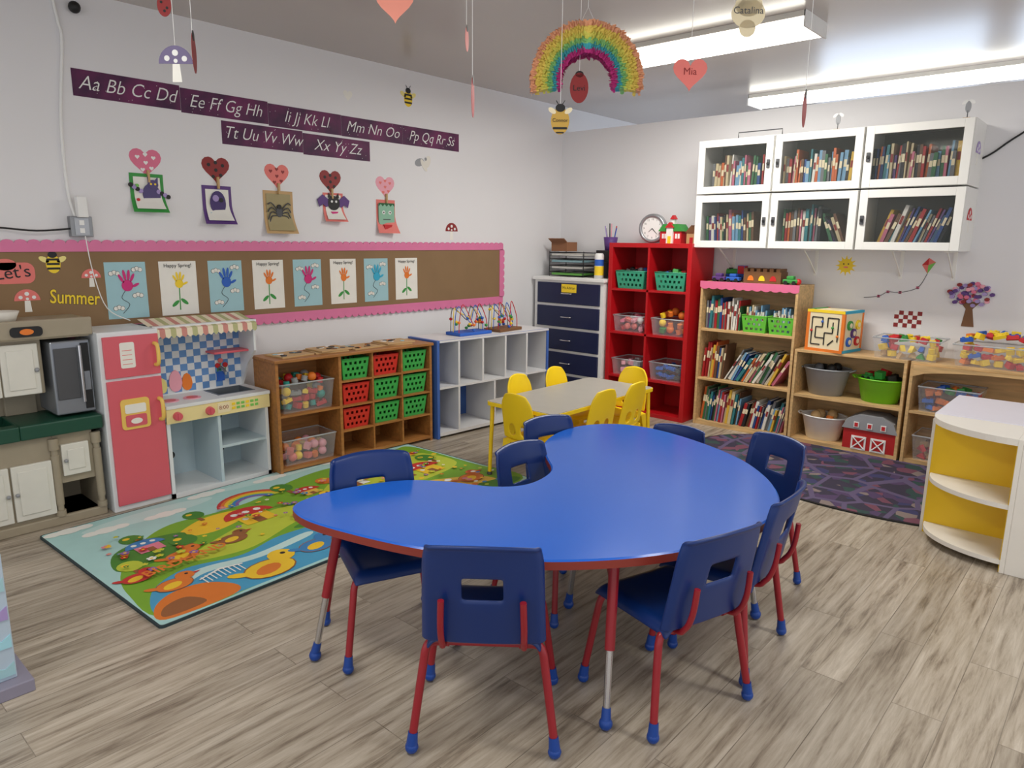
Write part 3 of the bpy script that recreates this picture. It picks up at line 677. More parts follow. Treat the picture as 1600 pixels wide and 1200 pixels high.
def mushroom(b,cx,cz,s,capm,dotm,lvl=0,rot=0):
    b.card([(cx-.14*s,cz-.5*s),(cx+.14*s,cz-.5*s),(cx+.10*s,cz+.05*s),(cx-.10*s,cz+.05*s)],lvl,C('paper'))
    b.card(dome(cx,cz,.5*s,.5*s,16),lvl+1,capm)
    for dx,dz,r in((-.25,.15,.08),(0,.3,.09),(.26,.14,.08),(0,.08,.06)): b.card(ell(cx+dx*s,cz+dz*s,r*s,None,10),lvl+2,dotm)
for z,s,c in((1.66,.16,'red'),(2.08,.15,'lilac')):
    b=B(); mushroom(b,0,0,s,C(c),C('white')); o=b.obj('mushroom_sticker',None,(-.94,5.56,z),90); tag(o,'%s spotted paper mushroom on cabinet side'%c,'wall decoration')

# ---------------------------------------------------------------- left wall decor
def L(b,name,y,z,label,cat='wall decoration',group=None,off=0.0):
    return tag(b.obj(name,None,(XW+off,y,z),90),label,cat,group)
def galaxy():
    m=bpy.data.materials.new('galaxy_print'); m.use_nodes=True; nt=m.node_tree; b=nt.nodes['Principled BSDF']
    tc=nt.nodes.new('ShaderNodeTexCoord'); n=nt.nodes.new('ShaderNodeTexNoise'); n.inputs['Scale'].default_value=5; n.inputs['Detail'].default_value=6
    r=nt.nodes.new('ShaderNodeValToRGB'); e=r.color_ramp.elements; e[0].position=.35; e[0].color=(lin(42),lin(16),lin(54),1); e[1].position=.72; e[1].color=(lin(116),lin(32),lin(88),1)
    nt.links.new(tc.outputs['Object'],n.inputs[0]); nt.links.new(n.outputs[0],r.inputs[0]); nt.links.new(r.outputs[0],b.inputs['Base Color']); b.inputs['Roughness'].default_value=.6
    return m
GX=galaxy(); WT=C('white')
segs=[('Aa Bb Cc Dd',1.46,2.035,2.24,2.38,1),('Ee Ff Gg Hh',2.037,2.605,2.23,2.37,0),('Ii Jj Kk Ll',2.607,3.175,2.222,2.362,1),('Mm Nn Oo',3.177,3.735,2.22,2.36,0),('Pp Qq Rr Ss',3.737,4.34,2.22,2.36,1),('Tt Uu Vv Ww',2.28,2.855,2.075,2.215,0),('Xx Yy Zz',2.857,3.42,2.065,2.205,1)]
for tx,y0,y1,z0,z1,o in segs:
    b=B(); w_=y1-y0; h_=z1-z0; b.prism(rc(0,0,w_,h_),-.0015,0,GX)
    for k in range(14): b.card(ell(random.uniform(.01,w_-.01),random.uniform(.01,h_-.01),.0018,None,6),1,WT,.0016)
    n_=len(tx); b.text(tx,.105,w_/2,h_*.28,-.004,WT,shear=.36,bold=-.008,sx=.92 if n_>9 else .98)
    L(b,'alphabet_banner',y0,z0,'purple galaxy alphabet banner strip with white script letters','banner','alphabet banner strips')
# bulletin board
PAP=M('brown_kraft_paper',(138,110,78),.8,noise=.12,nscale=5,bump=.25)
t=thing('bulletin_board','long bulletin board with brown paper and pink scalloped border','bulletin board',(XW+.001,.2,.94),90)
B().box(0,-.012,0,4.68,0,.52,PAP).obj('panel',t)
def scallop(x0,x1,zin,zout):
    n_=int((x1-x0)/.06); st=(x1-x0)/n_; d=zout-zin; pts=[]
    for i in range(n_):
        for k in range(6):
            a=math.pi*(1-k/6); pts.append((x0+st*(i+.5)+st/2*math.cos(a),zin+d*.7+d*.3*math.sin(a)))
    pts.append((x1,zin+d*.7))
    return pts+[(x1,zin),(x0,zin)]
PB=M('pink_scalloped_border',(222,122,165),.6)
B().prism(scallop(0,4.68,.475,.54),-.018,-.012,PB).obj('border',t)
B().prism(scallop(0,4.68,.055,-.016),-.018,-.012,PB).obj('border',t)
pts=[(z_,x_) for x_,z_ in scallop(.05,.48,4.635,4.70)]
B().prism(pts,-.018,-.012,PB).obj('border',t)
HC=['magenta','yellow','blue','orange','magenta','orange','cyan','orange']
for i in range(8):
    y0=1.52+.301*i; b=B(); blue=i%2==0; w_=.225;h_=.325
    b.card(rc(0,0,w_,h_),0,C('lblue') if blue else C('paper'))
    K=C('dgrey')
    if blue:
        for cx_,cz_ in((.05,.26),(.17,.13),(.06,.06),(.175,.28)):
            for dx in(-.018,0,.018): b.card(ell(cx_+dx,cz_+(.006 if dx==0 else 0),.014,None,10),1,K)
            for dx in(-.018,0,.018): b.card(ell(cx_+dx,cz_+(.006 if dx==0 else 0),.0118,None,10),2,C('paper'))
        b.tube([(.11,-.003,.17),(.08,-.003,.12),(.12,-.003,.08),(.08,-.003,.03)],.0015,K,5,5)
        hand(b,.115,.19,.075,C(HC[i]),3)
    else:
        b.card([(.108,.03),(.114,.03),(.117,.19),(.111,.19)],1,C('green')); b.card(ell(.085,.07,.028,.011,10,.7),1,C('green')); b.card(ell(.14,.08,.028,.011,10,-.7+3.14),1,C('green'))
        hand(b,.114,.19,.06,C(HC[i]),2); b.text('Happy Spring!',.03,w_/2,h_-.035,-.0035,C('black'),bold=.002)
    o=L(b,'handprint_poster',y0,1.03,('light blue' if blue else 'white')+' paper poster with %s handprint %s'%({'magenta':'pink','yellow':'yellow','blue':'blue','orange':'orange','cyan':'blue'}[HC[i]],'kite and clouds' if blue else 'flower'),'poster','handprint posters on the bulletin board',.013)
b=B(); b.card(rrect(-.09,-.05,.1,.06,.04),0,C('coral')); b.card(ell(-.03,.05,.05,.03),0,C('coral')); b.text("Let's",.09,0,-.02,-.003,C('black'),rot=.1); L(b,'lettering_cutout',1.08,1.30,"coral cloud paper cutout reading Let's",'lettering',None,.013)
def bee(b,s=1,lv=0,body='yellow'):
    b.card(ell(0,0,.032*s,.045*s),lv,C(body))
    for z in(-.022,0,.022): b.card(rc(-.028*s,(z-.005)*s,.028*s,(z+.005)*s),lv+1,C('black'))
    b.card(ell(0,.045*s,.02*s,.016*s),lv+1,C('black'))
    for q in(-1,1): b.card(ell(q*.038*s,.022*s,.024*s,.013*s,12,q*.5),lv,C('lyellow')); b.tube([(q*.005*s,-.003,.055*s),(q*.018*s,-.003,.075*s)],.0015*s,C('black'),5,1)
b=B(); bee(b,1.1); L(b,'bee_cutout',1.27,1.35,'yellow and black paper bee cutout','wall decoration',None,.013)
for y,z,s,c in((1.45,1.27,.1,'coral'),(1.13,1.16,.12,'coral')):
    b=B(); mushroom(b,0,0,s,C(c),C('white')); L(b,'mushroom_cutout',y,z,'coral spotted paper mushroom on the board','wall decoration','mushroom cutouts on the board',.013)
b=B(); b.text('Summer',.105,0,0,-.001,C('black'),rot=-.1,bold=.03,sx=.70); b.text('Summer',.105,0,0,-.0025,C('yellow'),rot=-.1,bold=.012,sx=.70); L(b,'lettering_cutout',1.355,1.13,'yellow paper letters reading Summer','lettering',None,.013)
b=B(); bee(b,1.3); L(b,'bee_cutout',3.80,2.56,'black and yellow paper bee on white wall')
b=B(); mushroom(b,0,0,.14,C('dred'),C('white')); L(b,'mushroom_cutout',4.25,1.57,'dark red spotted paper mushroom on white wall')
b=B(); b.card(heart(0,0,.08),0,C('paper')); L(b,'heart_cutout',3.24,2.50,'small white paper heart on white wall')
b=B(); b.card(ell(0,0,.02,.055,14,.6),1,C('offwhite')); b.card(ell(-.045,.02,.05,.03,14,.3),0,C('grey')); b.card(ell(.04,.03,.05,.03,14,1.2),0,C('offwhite')); b.card(ell(.02,.05,.012),2,C('grey')); L(b,'dove_cutout',3.95,2.08,'white paper dove cutout with spread wings')
hs=[(1.805,'pink','white'),(2.225,'dred','black'),(2.645,'coral','dred'),(3.065,'dred','black'),(3.555,'lpink','coral')]
for i,(y,c,d) in enumerate(hs):
    b=B(); b.card(heart(0,0,.18),0,C(c))
    for dx,dz in((-.045,.03),(.045,.03),(0,.0),(-.02,-.04),(.03,-.03),(0,.045)): b.card(heart(dx,dz,.026,14) if i in(0,2,4) else ell(dx,dz,.011,None,10),1,C(d))
    L(b,'heart_cutout',y,1.92-.008*i,'%s paper heart with %s spots pinned above a craft'%({'dred':'dark red','lpink':'pale pink'}.get(c,c),{'dred':'dark red'}.get(d,d)),'wall decoration','paper hearts above the crafts')
    b=B(); TN=C('tan'); b.box(-.006,-.018,-.035,.006,-.010,.035,TN); b.box(-.006,-.008,-.035,.006,0,.035,TN); b.cyl((-.007,-.009,.005),(.007,-.009,.005),.004,None,CHROME,6); L(b,'clothespin',y+.005,1.845-.01*i,'wooden clothespin holding a craft on the wall','clothespin','wooden clothespins')
def curlcard(b,w,h,m,y=0):
    n_=8; vs=[]
    for i in range(n_+1):
        t_=i/n_; vs+=[(-w/2,y-.002-.045*max(0,t_-.55)**1.5*2.2,h*(.5-t_)),(w/2,y-.002-.08*max(0,t_-.5)**1.5*2.2,h*(.5-t_))]
    b.faces(vs,[(2*i,2*i+1,2*i+3,2*i+2) for i in range(n_)],m,True)
b=B(); curlcard(b,.19,.22,C('green')); curlcard(b,.15,.18,C('paper'),-.003)
PG=M('paint_dusty_violet',(80,70,118),.6)
b.prism(ell(.02,-.01,.05,.065),-.014,-.008,PG); b.prism(ell(.03,.05,.03,.026),-.016,-.014,PG)
for q in(-1,1):
    b.prism([(.03+q*.028,.06),(.03+q*.012,.075),(.03+q*.03,.095)],-.016,-.014,PG)
    for k in range(4): b.prism(ell(.01+q*(.05+.018*k),.01+.018*k*(.6 if q<0 else -.5),.013,None,10),-.015-.0004*k,-.010,C('black' if k%2 else 'lilac'))
for dx in(-.012,.012): b.prism(ell(.03+dx,.052,.006,None,8),-.0175,-.016,C('yellow'))
for x,z,c in((-.06,-.04,'red'),(-.05,-.07,'yellow'),(.06,-.07,'cyan'),(-.06,.04,'lgreen')): b.prism(ell(x,z,.009,None,8),-.022,-.006,C(c))
L(b,'paper_craft',1.80,1.75,'green framed craft with violet paper creature','craft','children paper crafts on the wall')
b=B(); curlcard(b,.19,.235,C('purple')); curlcard(b,.15,.19,C('paper'),-.003)
b.prism(ell(0,.01,.05,.075),-.014,-.008,M('paint_deep_violet',(68,50,108),.6)); b.prism(ell(-.015,.04,.02,.02),-.016,-.014,C('lilac')); b.prism(ell(.02,.03,.014),-.016,-.014,C('black'))
for k in range(5): b.prism(ell(-.05+.025*k,-.06,.012,None,10),-.018,-.012,C(['cyan','magenta','blue','orange','lgreen'][k]))
L(b,'paper_craft',2.22,1.70,'purple framed craft with violet paper monster','craft','children paper crafts on the wall')
b=B(); curlcard(b,.22,.28,C('tan')); curlcard(b,.18,.24,M('paint_olive_tan',(165,152,112),.7),-.003); b.prism(ell(.0,.0,.025,.032),-.014,-.008,C('dgrey')); b.prism(ell(0,.035,.016),-.015,-.008,C('black'))
for k in range(8):
    q=-1 if k<4 else 1; j=k%4; b.tube([(q*.02,-.013,.02-.014*j),(q*.06,-.015,.06-.03*j),(q*.085,-.013,.05-.05*j)],.004,C('dgrey'),5,4)
L(b,'paper_craft',2.645,1.67,'tan framed craft with grey paper spider','craft','children paper crafts on the wall')
b=B(); curlcard(b,.17,.2,C('coral')); curlcard(b,.13,.17,C('paper'),-.003)
b.prism(ell(0,.03,.05,.05),-.014,-.008,C('black'))
for q in(-1,1):
    b.prism([(q*.04,.05),(q*.09,.085),(q*.135,.05),(q*.12,.0),(q*.09,.02),(q*.065,.0),(q*.04,.01)],-.013,-.008,C('purple')); b.prism(ell(q*.018,.04,.009,None,8),-.016,-.014,C('white')); b.prism([(q*.02,.07),(q*.045,.065),(q*.04,.1)],-.014,-.008,C('black'))
b.prism([(-.03,-.03),(.03,-.03),(0,-.08)],-.022,-.010,C('magenta'))
L(b,'paper_craft',3.08,1.72,'coral framed craft with black paper bat','craft','children paper crafts on the wall')
b=B(); curlcard(b,.18,.25,C('coral')); b.prism(rrect(-.075,-.06,.075,.1,.02),-.014,-.006,M('paint_mint',(140,188,162),.6))
pts=[(-.075,.1)]+[(-.075+.15*k/8,.075+(.018 if k%2 else 0)) for k in range(9)]+[(.075,.1)]
b.prism(pts,-.016,-.014,C('dgreen'))
for dx in(-.03,.03): b.prism(ell(dx,.03,.014),-.016,-.014,C('white')); b.prism(ell(dx,.03,.006,None,8),-.0175,-.016,C('black'))
b.prism(rc(-.035,-.025,.035,-.018),-.016,-.014,C('dgrey')); b.prism([(-.04,-.06),(.04,-.06),(.02,-.11),(-.03,-.1)],-.03,-.016,C('red'))
L(b,'paper_craft',3.555,1.67,'coral paper craft with mint green monster face','craft','children paper crafts on the wall')
# conduit / outlet
t=thing('outlet_box','grey metal electrical outlet box on the wall','outlet',(XW,1.42,1.55),90)
B().box(-.055,-.045,-.055,.055,0,.055,M('galvanised_metal',(140,142,145),.4,metal=.7),.003).obj('body',t)
B().box(-.035,-.048,-.045,.035,-.045,.045,SILV).box(-.012,-.05,.008,.012,-.048,.034,C('white')).box(-.012,-.05,-.034,.012,-.048,-.008,C('white')).obj('cover_plate',t)
B().box(-.02,-.075,.05,.03,-.03,.16,C('white'),.004).obj('plug_adapter',t)
tag(B().tube([(XW+.008,1.40,ZC),(XW+.008,1.42,2.6),(XW+.008,1.43,2.5),(XW+.008,1.385,2.1),(XW+.008,1.38,1.75),(XW+.02,1.40,1.6)],.008,C('white'),8,5).obj('wall_cable'),'thin white cable running down the wall','cable')
tag(B().tube([(XW+.03,1.38,1.54),(XW+.05,1.2,1.525),(XW+.03,1.0,1.54),(XW+.03,.6,1.55)],.005,C('black'),6,5).obj('power_cord'),'black power cord running along the wall','cable')
tag(B().tube([(XW+.05,1.43,1.5),(XW+.05,1.45,1.3),(XW+.06,1.5,1.1),(XW+.05,1.62,1.02)],.003,C('white'),6,5).obj('power_cord'),'thin white cord hanging from the outlet','cable')
tag(B().ball((XW+.03,1.50,2.68),.03,C('black')).obj('wall_sensor'),'small round black sensor on the wall','sensor')

# ---------------------------------------------------------------- left wall furniture
PKD=M('pink_door_paint',(216,96,108),.4,noise=.02); KW=M('kitchen_white',(226,230,232),.45,noise=.02); KB=M('kitchen_pale_blue',(190,208,216),.45,noise=.02); YH=M('pale_yellow_handle',(236,198,100),.4)
t=thing('play_kitchen','wooden play kitchen with pink fridge and checkered backsplash','play kitchen',(-4.08,1.33,0),90)
D=.36
b=B(); b.box(0,.012,0,.31,D,1.0,KW,.004); b.obj('fridge_body',t)
for z0,z1,hx in((.75,.975,.28),(.035,.735,.28)):
    d=B().box(.02,-.002,z0,.305,.012,z1,PKD,.003).obj('fridge_door',t)
    zc=(z0+z1)/2 if z0>.5 else .55
    B().tube([(hx,-.002,zc-.06),(hx+.004,-.035,zc-.045),(hx+.004,-.035,zc+.045),(hx,-.002,zc+.06)],.011,YH,8,4).obj('handle',d)
b=B(); b.card(rrect(.10,.80,.175,.94,.01),0,C('paper'))
for k in range(4): b.card(rc(.11,.82+.025*k,.16,.823+.025*k),1,C('coral'))
b.obj('note_sticker',t,(0,-.002,0))
b=B(); b.prism(rrect(.075,.46,.225,.63,.02),-.006,0,YH); b.prism(rrect(.095,.55,.205,.6,.01),-.009,-.006,C('paper')); b.prism(rrect(.095,.475,.205,.54,.01),-.009,-.006,PKD); b.prism(ell(.15,.505,.03,.016),-.012,-.009,C('paper')); b.obj('dispenser_panel',t,(0,-.002,0))
b=B(); x0,x1=.31,.94
b.box(x0,0,0,x0+.02,D,.45,KW); b.box(x1-.02,0,0,x1,D,.45,KW); b.box(x0,0,0,x1,D,.03,KW); b.box(x0+.02,D-.01,.03,x1-.02,D,.45,KB); b.box(x0+.30,.0,.03,x0+.318,D-.01,.45,KB); b.box(x0+.318,.005,.24,x1-.02,D-.01,.256,KB)
for x,z in((.46,.16),(.78,.14),(.78,.36)): b.cyl((x,D-.013,z),(x,D-.01,z),.025,None,C('black'),16)
b.obj('cabinet',t)
b=B(); b.box(x0,-.01,.45,x1+.01,.0,.535,M('kitchen_cream_panel',(236,220,158),.5,noise=.02)); b.obj('control_panel',t)
for x in(.37,.56): B().cyl((x,-.01,.49),(x,-.035,.49),.026,.022,PKD,16).box(x-.005,-.042,.47,x+.005,-.034,.51,PKD).obj('knob',t)
bb=B()
for k in range(12):
    bb.box(.70+.03*(k%6),-.013,.475+.025*(k//6),.72+.03*(k%6),-.01,.49+.025*(k//6),C('lgreen' if k%3 else 'yellow'))
bb.obj('keypad',t)
B().box(.61,-.012,.465,.685,-.01,.525,C('cream')).text('8:00',.034,.648,.485,-.0125,C('dred')).obj('timer_display',t)
b=B()
b.box(x0,-.015,.535,.66,D,.555,KW,.002); b.box(.66,-.015,.535,x1+.012,.07,.555,KW); b.box(.66,.27,.535,x1+.012,D,.555,KW); b.box(.90,.07,.535,x1+.012,.27,.555,KW); b.obj('counter',t)
b=B(); SG=M('sink_grey',(130,138,145),.3,metal=.5); b.box(.66,.07,.49,.90,.27,.495,SG); b.box(.66,.07,.495,.668,.27,.557,SG); b.box(.892,.07,.495,.90,.27,.557,SG); b.box(.668,.07,.495,.892,.078,.557,SG); b.box(.668,.262,.495,.892,.27,.557,SG); b.obj('sink',t)
B().tube([(.78,.30,.555),(.78,.30,.66),(.78,.26,.69),(.78,.21,.67),(.78,.20,.65)],.009,SG,8,4).obj('faucet',t)
for x in(.39,.52): B().cyl((x,.12,.555),(x,.12,.559),.05,None,C('lpink'),20).cyl((x,.12,.559),(x,.12,.561),.032,None,PKD,20).obj('burner',t)
b=B(); KC=M('checker_blue',(100,146,202),.5); b.box(x0,.29,.555,x1,.30,1.0,KW)
for i in range(14):
    for j in range(10):
        if (i+j)%2==0: b.box(x0+.01+i*.0435,.2885,.565+j*.0425,x0+.01+(i+1)*.0435,.29,.565+(j+1)*.0425,KC)
b.obj('backsplash',t)
b=B(); b.box(x0,.10,.555,x0+.014,.30,1.0,KW); b.box(x1-.014,.10,.8,x1,.30,1.0,KW); b.prism([(.10,.8),(.2,.7),(.29,.555),(.30,.555),(.30,.8)],x1-.014,x1,KW,'yz'); b.box(x0,.08,.985,x1,.30,1.0,KW); b.obj('hutch',t)
B().box(.70,.17,.79,.926,.288,.803,PKD,.002).obj('hutch_shelf',t)
for x,c,s in((.50,'lpink',.05),(.57,'orange',.04),(.42,'lyellow',.035)): B().prism([(x+s*.8*math.cos(a*.5),.57+s+s*(1.0 if math.sin(a*.5)<0 else 1.7)*math.sin(a*.5)) for a in range(12)],.282,.2885,C(c)).obj('pear_picture',t)
b=B(); b.prism(rc(.76,.60,.81,.66),.282,.2885,C('blue'))
for x,z,c in((.77,.70,'red'),(.79,.73,'coral'),(.82,.70,'red')): b.prism(ell(x,z,.016,None,10),.280,.2885,C(c)); b.prism(rc(x-.002,.66,x+.002,z),.284,.2885,C('green'))
b.obj('vase_picture',t)
b=B(); ac=['cream','coral','cream','lgreen']
NA=20
for i in range(NA):
    xa=x0-.005+(x1-x0-.01)*i/NA; xb=x0-.005+(x1-x0-.01)*(i+1)/NA; m=M('awning_'+ac[i%4],{'cream':(236,224,198),'coral':(206,140,130),'lgreen':(184,184,134)}[ac[i%4]],.7)
    b.faces([(xa,.27,1.03),(xb,.27,1.03),(xb,.05,.985),(xa,.05,.985)],[(0,1,2,3)],m)
    xm=(xa+xb)/2; b.faces([(xa,.05,.985),(xb,.05,.985),(xb,.046,.945),(xm,.044,.932),(xa,.046,.945)],[(0,1,2,3,4)],m)
b.obj('awning',t,recalc=False)
# sink / stove unit
BG=M('beige_plastic',(160,149,128),.5,noise=.06,nscale=20); DG=M('dark_green_counter',(24,74,56),.35); DW=M('white_door_plastic',(222,220,210),.45)
t=thing('play_kitchen','beige plastic play kitchen with green counter and microwave','play kitchen',(-4.12,.50,0),90)
b=B(); W2=.79
b.box(0,0.02,0.02,.585,.34,.49,BG,.004)
b.box(.585,.30,.02,W2,.34,.49,BG); b.box(W2-.02,.02,.02,W2,.34,.49,BG); b.box(.585,.02,.22,W2,.34,.49,BG); b.box(.585,.02,.02,W2,.34,.05,BG); b.box(-.01,0,0,W2+.015,.35,.05,BG,.006); b.obj('base_cabinet',t)
for x in(.585,W2-.005):
    b=B()
    for z0,z1,r in((.05,.08,.024),(.08,.11,.016),(.11,.38,.02),(.38,.41,.016),(.41,.47,.024)): b.cyl((x,.012,z0),(x,.012,z1),r,None,BG,12)
    b.obj('corner_pillar',t)
for xa,xb,za,zb in((.20,.375,.07,.36),(.385,.565,.07,.36),(.615,.745,.26,.43),(.02,.19,.07,.36)):
    d=B().box(xa,.0,za,xb,.02,zb,DW,.004).box(xa+.025,-.006,za+.03,xb-.025,0,zb-.03,DW,.003).obj('cabinet_door',t)
    B().ball((xb-.014 if xa<.3 else xa+.014,-.012,(za+zb)/2),.01,C('grey')).obj('knob',d)
b=B(); b.box(-.02,-.02,.49,.16,.35,.565,DG,.008); b.box(.44,-.02,.49,W2+.03,.35,.565,DG,.008); b.box(.16,-.02,.49,.44,.05,.565,DG,.006); b.box(.16,.30,.49,.44,.35,.565,DG); b.box(.16,.05,.49,.44,.3,.505,DG); b.obj('counter',t)
B().box(.455,.27,.565,.60,.345,.99,BG,.004).box(-.01,.30,.565,W2,.345,.99,BG).obj('hutch_back',t)
b=B(); b.box(.30,.08,.70,.60,.33,.99,BG,.006); b.obj('upper_cabinet',t)
d=B().box(.415,.06,.705,.58,.08,.965,DW,.005).box(.44,.053,.735,.555,.06,.935,DW,.003).obj('cabinet_door',t); B().ball((.565,.05,.83),.011,C('grey')).obj('knob',d)
d=B().box(.32,.06,.705,.408,.08,.965,DW,.005).obj('cabinet_door',t)
SV=M('silver_plastic_gloss',(150,155,162),.25,metal=.5)
d=B().box(.625,.03,.58,.81,.33,.965,SV,.008).obj('microwave',t)
B().box(.638,.022,.66,.745,.03,.93,C('dgrey'),.004).obj('window',d); B().cyl((.755,.012,.64),(.755,.012,.94),.008,None,CHROME,8).obj('handle',d); B().box(.764,.023,.60,.80,.03,.95,C('black')).box(.768,.02,.70,.795,.023,.80,SV).obj('control_panel',d)
b=B(); b.prism([(-.02,.985),(W2+.02,.985),(W2+.04,1.02),(W2+.04,1.075),(-.02,1.075)],.03,.345,BG); b.box(-.02,.02,.99,W2+.04,.04,1.085,BG,.008); b.prism(rrect(.46,1.005,.6,1.055,.02),.012,.02,C('black')); b.prism(ell(.53,1.03,.03,.015),.008,.012,C('orange')); b.obj('top_ledge',t)
tag(B().lathe([(0,0),(.055,0),(.062,.02),(.075,.05),(.07,.05),(.055,.022),(0,.012)],(0,0,0),C('offwhite'),20).obj('toy_bowl',None,(-4.28,.97,1.075)),'small white toy bowl on the play kitchen ledge','bowl')
# brown cubby shelf
OW=woodmat('golden_oak',(166,112,58)); AB=86.5
t=thing('cubby_shelf','brown wooden cubby storage shelf with baskets','shelf',(-4.0,2.29,0),AB)
w_,h_,d_=1.24,.75,.30; b=B()
b.box(0,0,0,.02,d_,h_-.02,OW); b.box(w_-.02,0,0,w_,d_,h_-.02,OW); b.box(-.01,-.015,h_-.02,w_+.01,d_,h_,OW,.003); b.box(.02,d_-.008,0,w_-.02,d_,h_-.02,OW); b.box(.02,.0,.02,w_-.02,d_,.04,OW); b.box(.45,0,.02,.47,d_,h_-.02,OW); b.box(.02,0,.375,.45,d_,.39,OW); b.obj('body',t)
cw=(w_-.02-.47)/3
for k in(1,2): B().box(.47+cw*k-.006,.002,.04,.47+cw*k+.006,d_-.008,h_-.02,OW).obj('divider',t)
for k in(1,2,3): B().box(.47,.002,.04+.1725*k-.012,w_-.02,d_-.008,.04+.1725*k,OW).obj('shelf',t)
def loc2(o,ang,x,y,z):
    a=math.radians(ang); return (o[0]+x*math.cos(a)-y*math.sin(a),o[1]+x*math.sin(a)+y*math.cos(a),z)
o_=(-4.0,2.29)
pat=['GRG','RGG','RGG']
for r in range(3):
    for c in range(3):
        z=.04+.1725*(3-r); m=GB if pat[r][c]=='G' else RB
        basket(cw-.035,.22,.14,m,loc2(o_,AB,.47+cw*(c+.5),.13,z+.001),AB,('green' if m is GB else 'red')+' perforated plastic basket in a wooden cubby','cubby shelf baskets')
clearbin(.38,.24,.19,loc2(o_,AB,.235,.145,.391),AB,'clear bin heaped with red and yellow toys'); q=loc2(o_,AB,.235,.145,.4); fill(q[0],q[1],q[2],.3,.18,.22,['orange','red','yellow','teal','grey','red'],[4,0,1,3],'mixed toys in a clear bin',1.0,.04,AB)
clearbin(.38,.24,.17,loc2(o_,AB,.235,.145,.041),AB,'clear bin of pink and yellow toys'); q=loc2(o_,AB,.235,.145,.05); fill(q[0],q[1],q[2],.3,.18,.12,['lpink','orange','yellow','tan','coral'],[4,0,1],'pastel toys in a clear bin',1.0,.02,AB)
for i in range(4):
    for k in range(1+i%2):
        q=loc2(o_,AB,.18+.27*i+.02*k,.15,.75+.010*k); b=B(); b.box(-.12,-.1,0,.12,.1,.009,C('tan'),.001)
        for _ in range(9): b.prism(ell(random.uniform(-.085,.085),random.uniform(-.07,.07),.022,.016,9,random.random()*3),.009,.012,C(random.choice(['black','white','brown','orange','lblue','dgrey'])),'xy')
        tag(b.obj('puzzle_board',None,q,AB+random.uniform(-14,14)),'flat wooden puzzle board with small printed pieces','puzzle','puzzle boards on the cubby shelf')
# white/blue cubby shelf
WS=M('white_laminate',(218,218,219),.4,noise=.02); BS=M('blue_laminate_panel',(66,104,180),.4,noise=.03)
A2=86.5; o2=(-3.90,3.56)
t=thing('cubby_shelf','white laminate cubby shelf with blue side panels','shelf',(o2[0],o2[1],0),A2); w_,h_,d_=1.24,.76,.36; b=B()
b.box(0,0,0,.025,d_,h_,BS,.003); b.box(w_-.025,0.006,0,w_,d_,h_-.02,WS,.003); b.box(w_-.025,0,0,w_,.006,h_-.02,BS); b.box(.025,0,h_-.02,w_,d_,h_,WS,.002); b.box(.025,0,0.02,w_-.025,d_,.045,WS); b.box(.025,0,.385,w_-.025,d_,.40,WS); b.box(.025,d_-.008,.02,w_-.025,d_,h_-.02,WS)
b.obj('body',t)
for x in(.22,.47,.72,.97): B().box(x-.009,.002,.40,x+.009,d_-.008,h_-.02,WS).obj('divider',t)
for x in(.22,.60,.97): B().box(x-.009,.002,.045,x+.009,d_-.008,.385,WS).obj('divider',t)
for x0_,x1_ in((.235,.46),(.73,.96),(.98,1.21)): B().box(x0_,d_-.014,.41,x1_,d_-.008,h_-.03,BS).obj('back_panel',t)
B().box(.235,d_-.014,.05,.59,d_-.008,.375,BS).obj('back_panel',t)
# bead mazes
def beadmaze(loc,rot,basem,label,w_,seed):
    rr=random.Random(seed); t=thing('bead_maze',label,'toy',loc,rot); B().box(-w_/2,-.09,0,w_/2,.09,.025,basem,.006).obj('base',t)
    for k,(c,yy) in enumerate((('red',-.05),('blue',0),('dgrey',.05),('yellow',.02))):
        pts=[(-w_/2+.02,yy,.02),(-w_/2+.03,yy,.14+.02*k),(-w_/4,yy+.02,.24-.02*k),(-.02,yy-.03,.08+.02*k),(.03,yy,.12),(w_/4,yy+.02,.24-.015*k),(w_/2-.03,yy,.12),(w_/2-.02,yy,.02)]
        B().tube(pts,.0035,C(c),6,7).obj('wire',t)
        for j in range(5):
            p=pts[rr.choice([1,3,4,6])]; cc=rr.choice(['red','yellow','green','blue','orange']); B().ball((p[0]+rr.uniform(-.01,.01),p[1],max(.04,p[2]-.03*j*.6)),(.014,.014,.012),C(cc),8,6).obj('bead',t)
beadmaze(loc2(o2,A2,.46,.16,.76),A2,C('blue'),'wire bead maze toy with blue base',.34,3)
beadmaze(loc2(o2,A2,.84,.16,.76),A2+8,C('brown'),'wire bead maze toy with wooden base',.30,5)

# ---------------------------------------------------------------- play rug
t=thing('play_rug','colourful padded play mat printed with cartoon landscape','rug',(-2.69,.99,0),90+2)
b=B(); RW,RH=2.36,1.33
b.prism(rrect(0,0,RW,RH,.02),0,.011,M('rug_edge',(40,60,66),.6),'xy')
zz=[.0112]
def lay(pts,m):
    zz[0]+=.00002; b.flat(pts,zz[0],m)
def blob(pts,m,sub=6): lay([(p.x,p.y) for p in crom([Vector((x,y,0)) for x,y in pts],sub,True)],m)
RM=lambda n,c: M('rug_'+n,c,.55,noise=.08,nscale=8)
SK=RM('sky',(172,214,212)); GR=RM('grass',(122,172,48)); G2=RM('grass_light',(190,204,64)); G3=RM('grass_dark',(72,134,50)); RV=RM('river',(72,158,200)); SD=RM('sand',(230,190,80)); OR=RM('orange',(222,122,45)); RD=RM('red',(200,52,48)); WHT=RM('cloud',(236,238,232)); YL=RM('yellow',(240,198,48)); BRN=RM('brown',(150,95,55)); PKK=RM('pink',(225,130,150)); CYN=RM('blue',(60,130,190)); PUR=RM('purple',(140,100,170)); PALE=RM('pale_blue',(196,226,224))
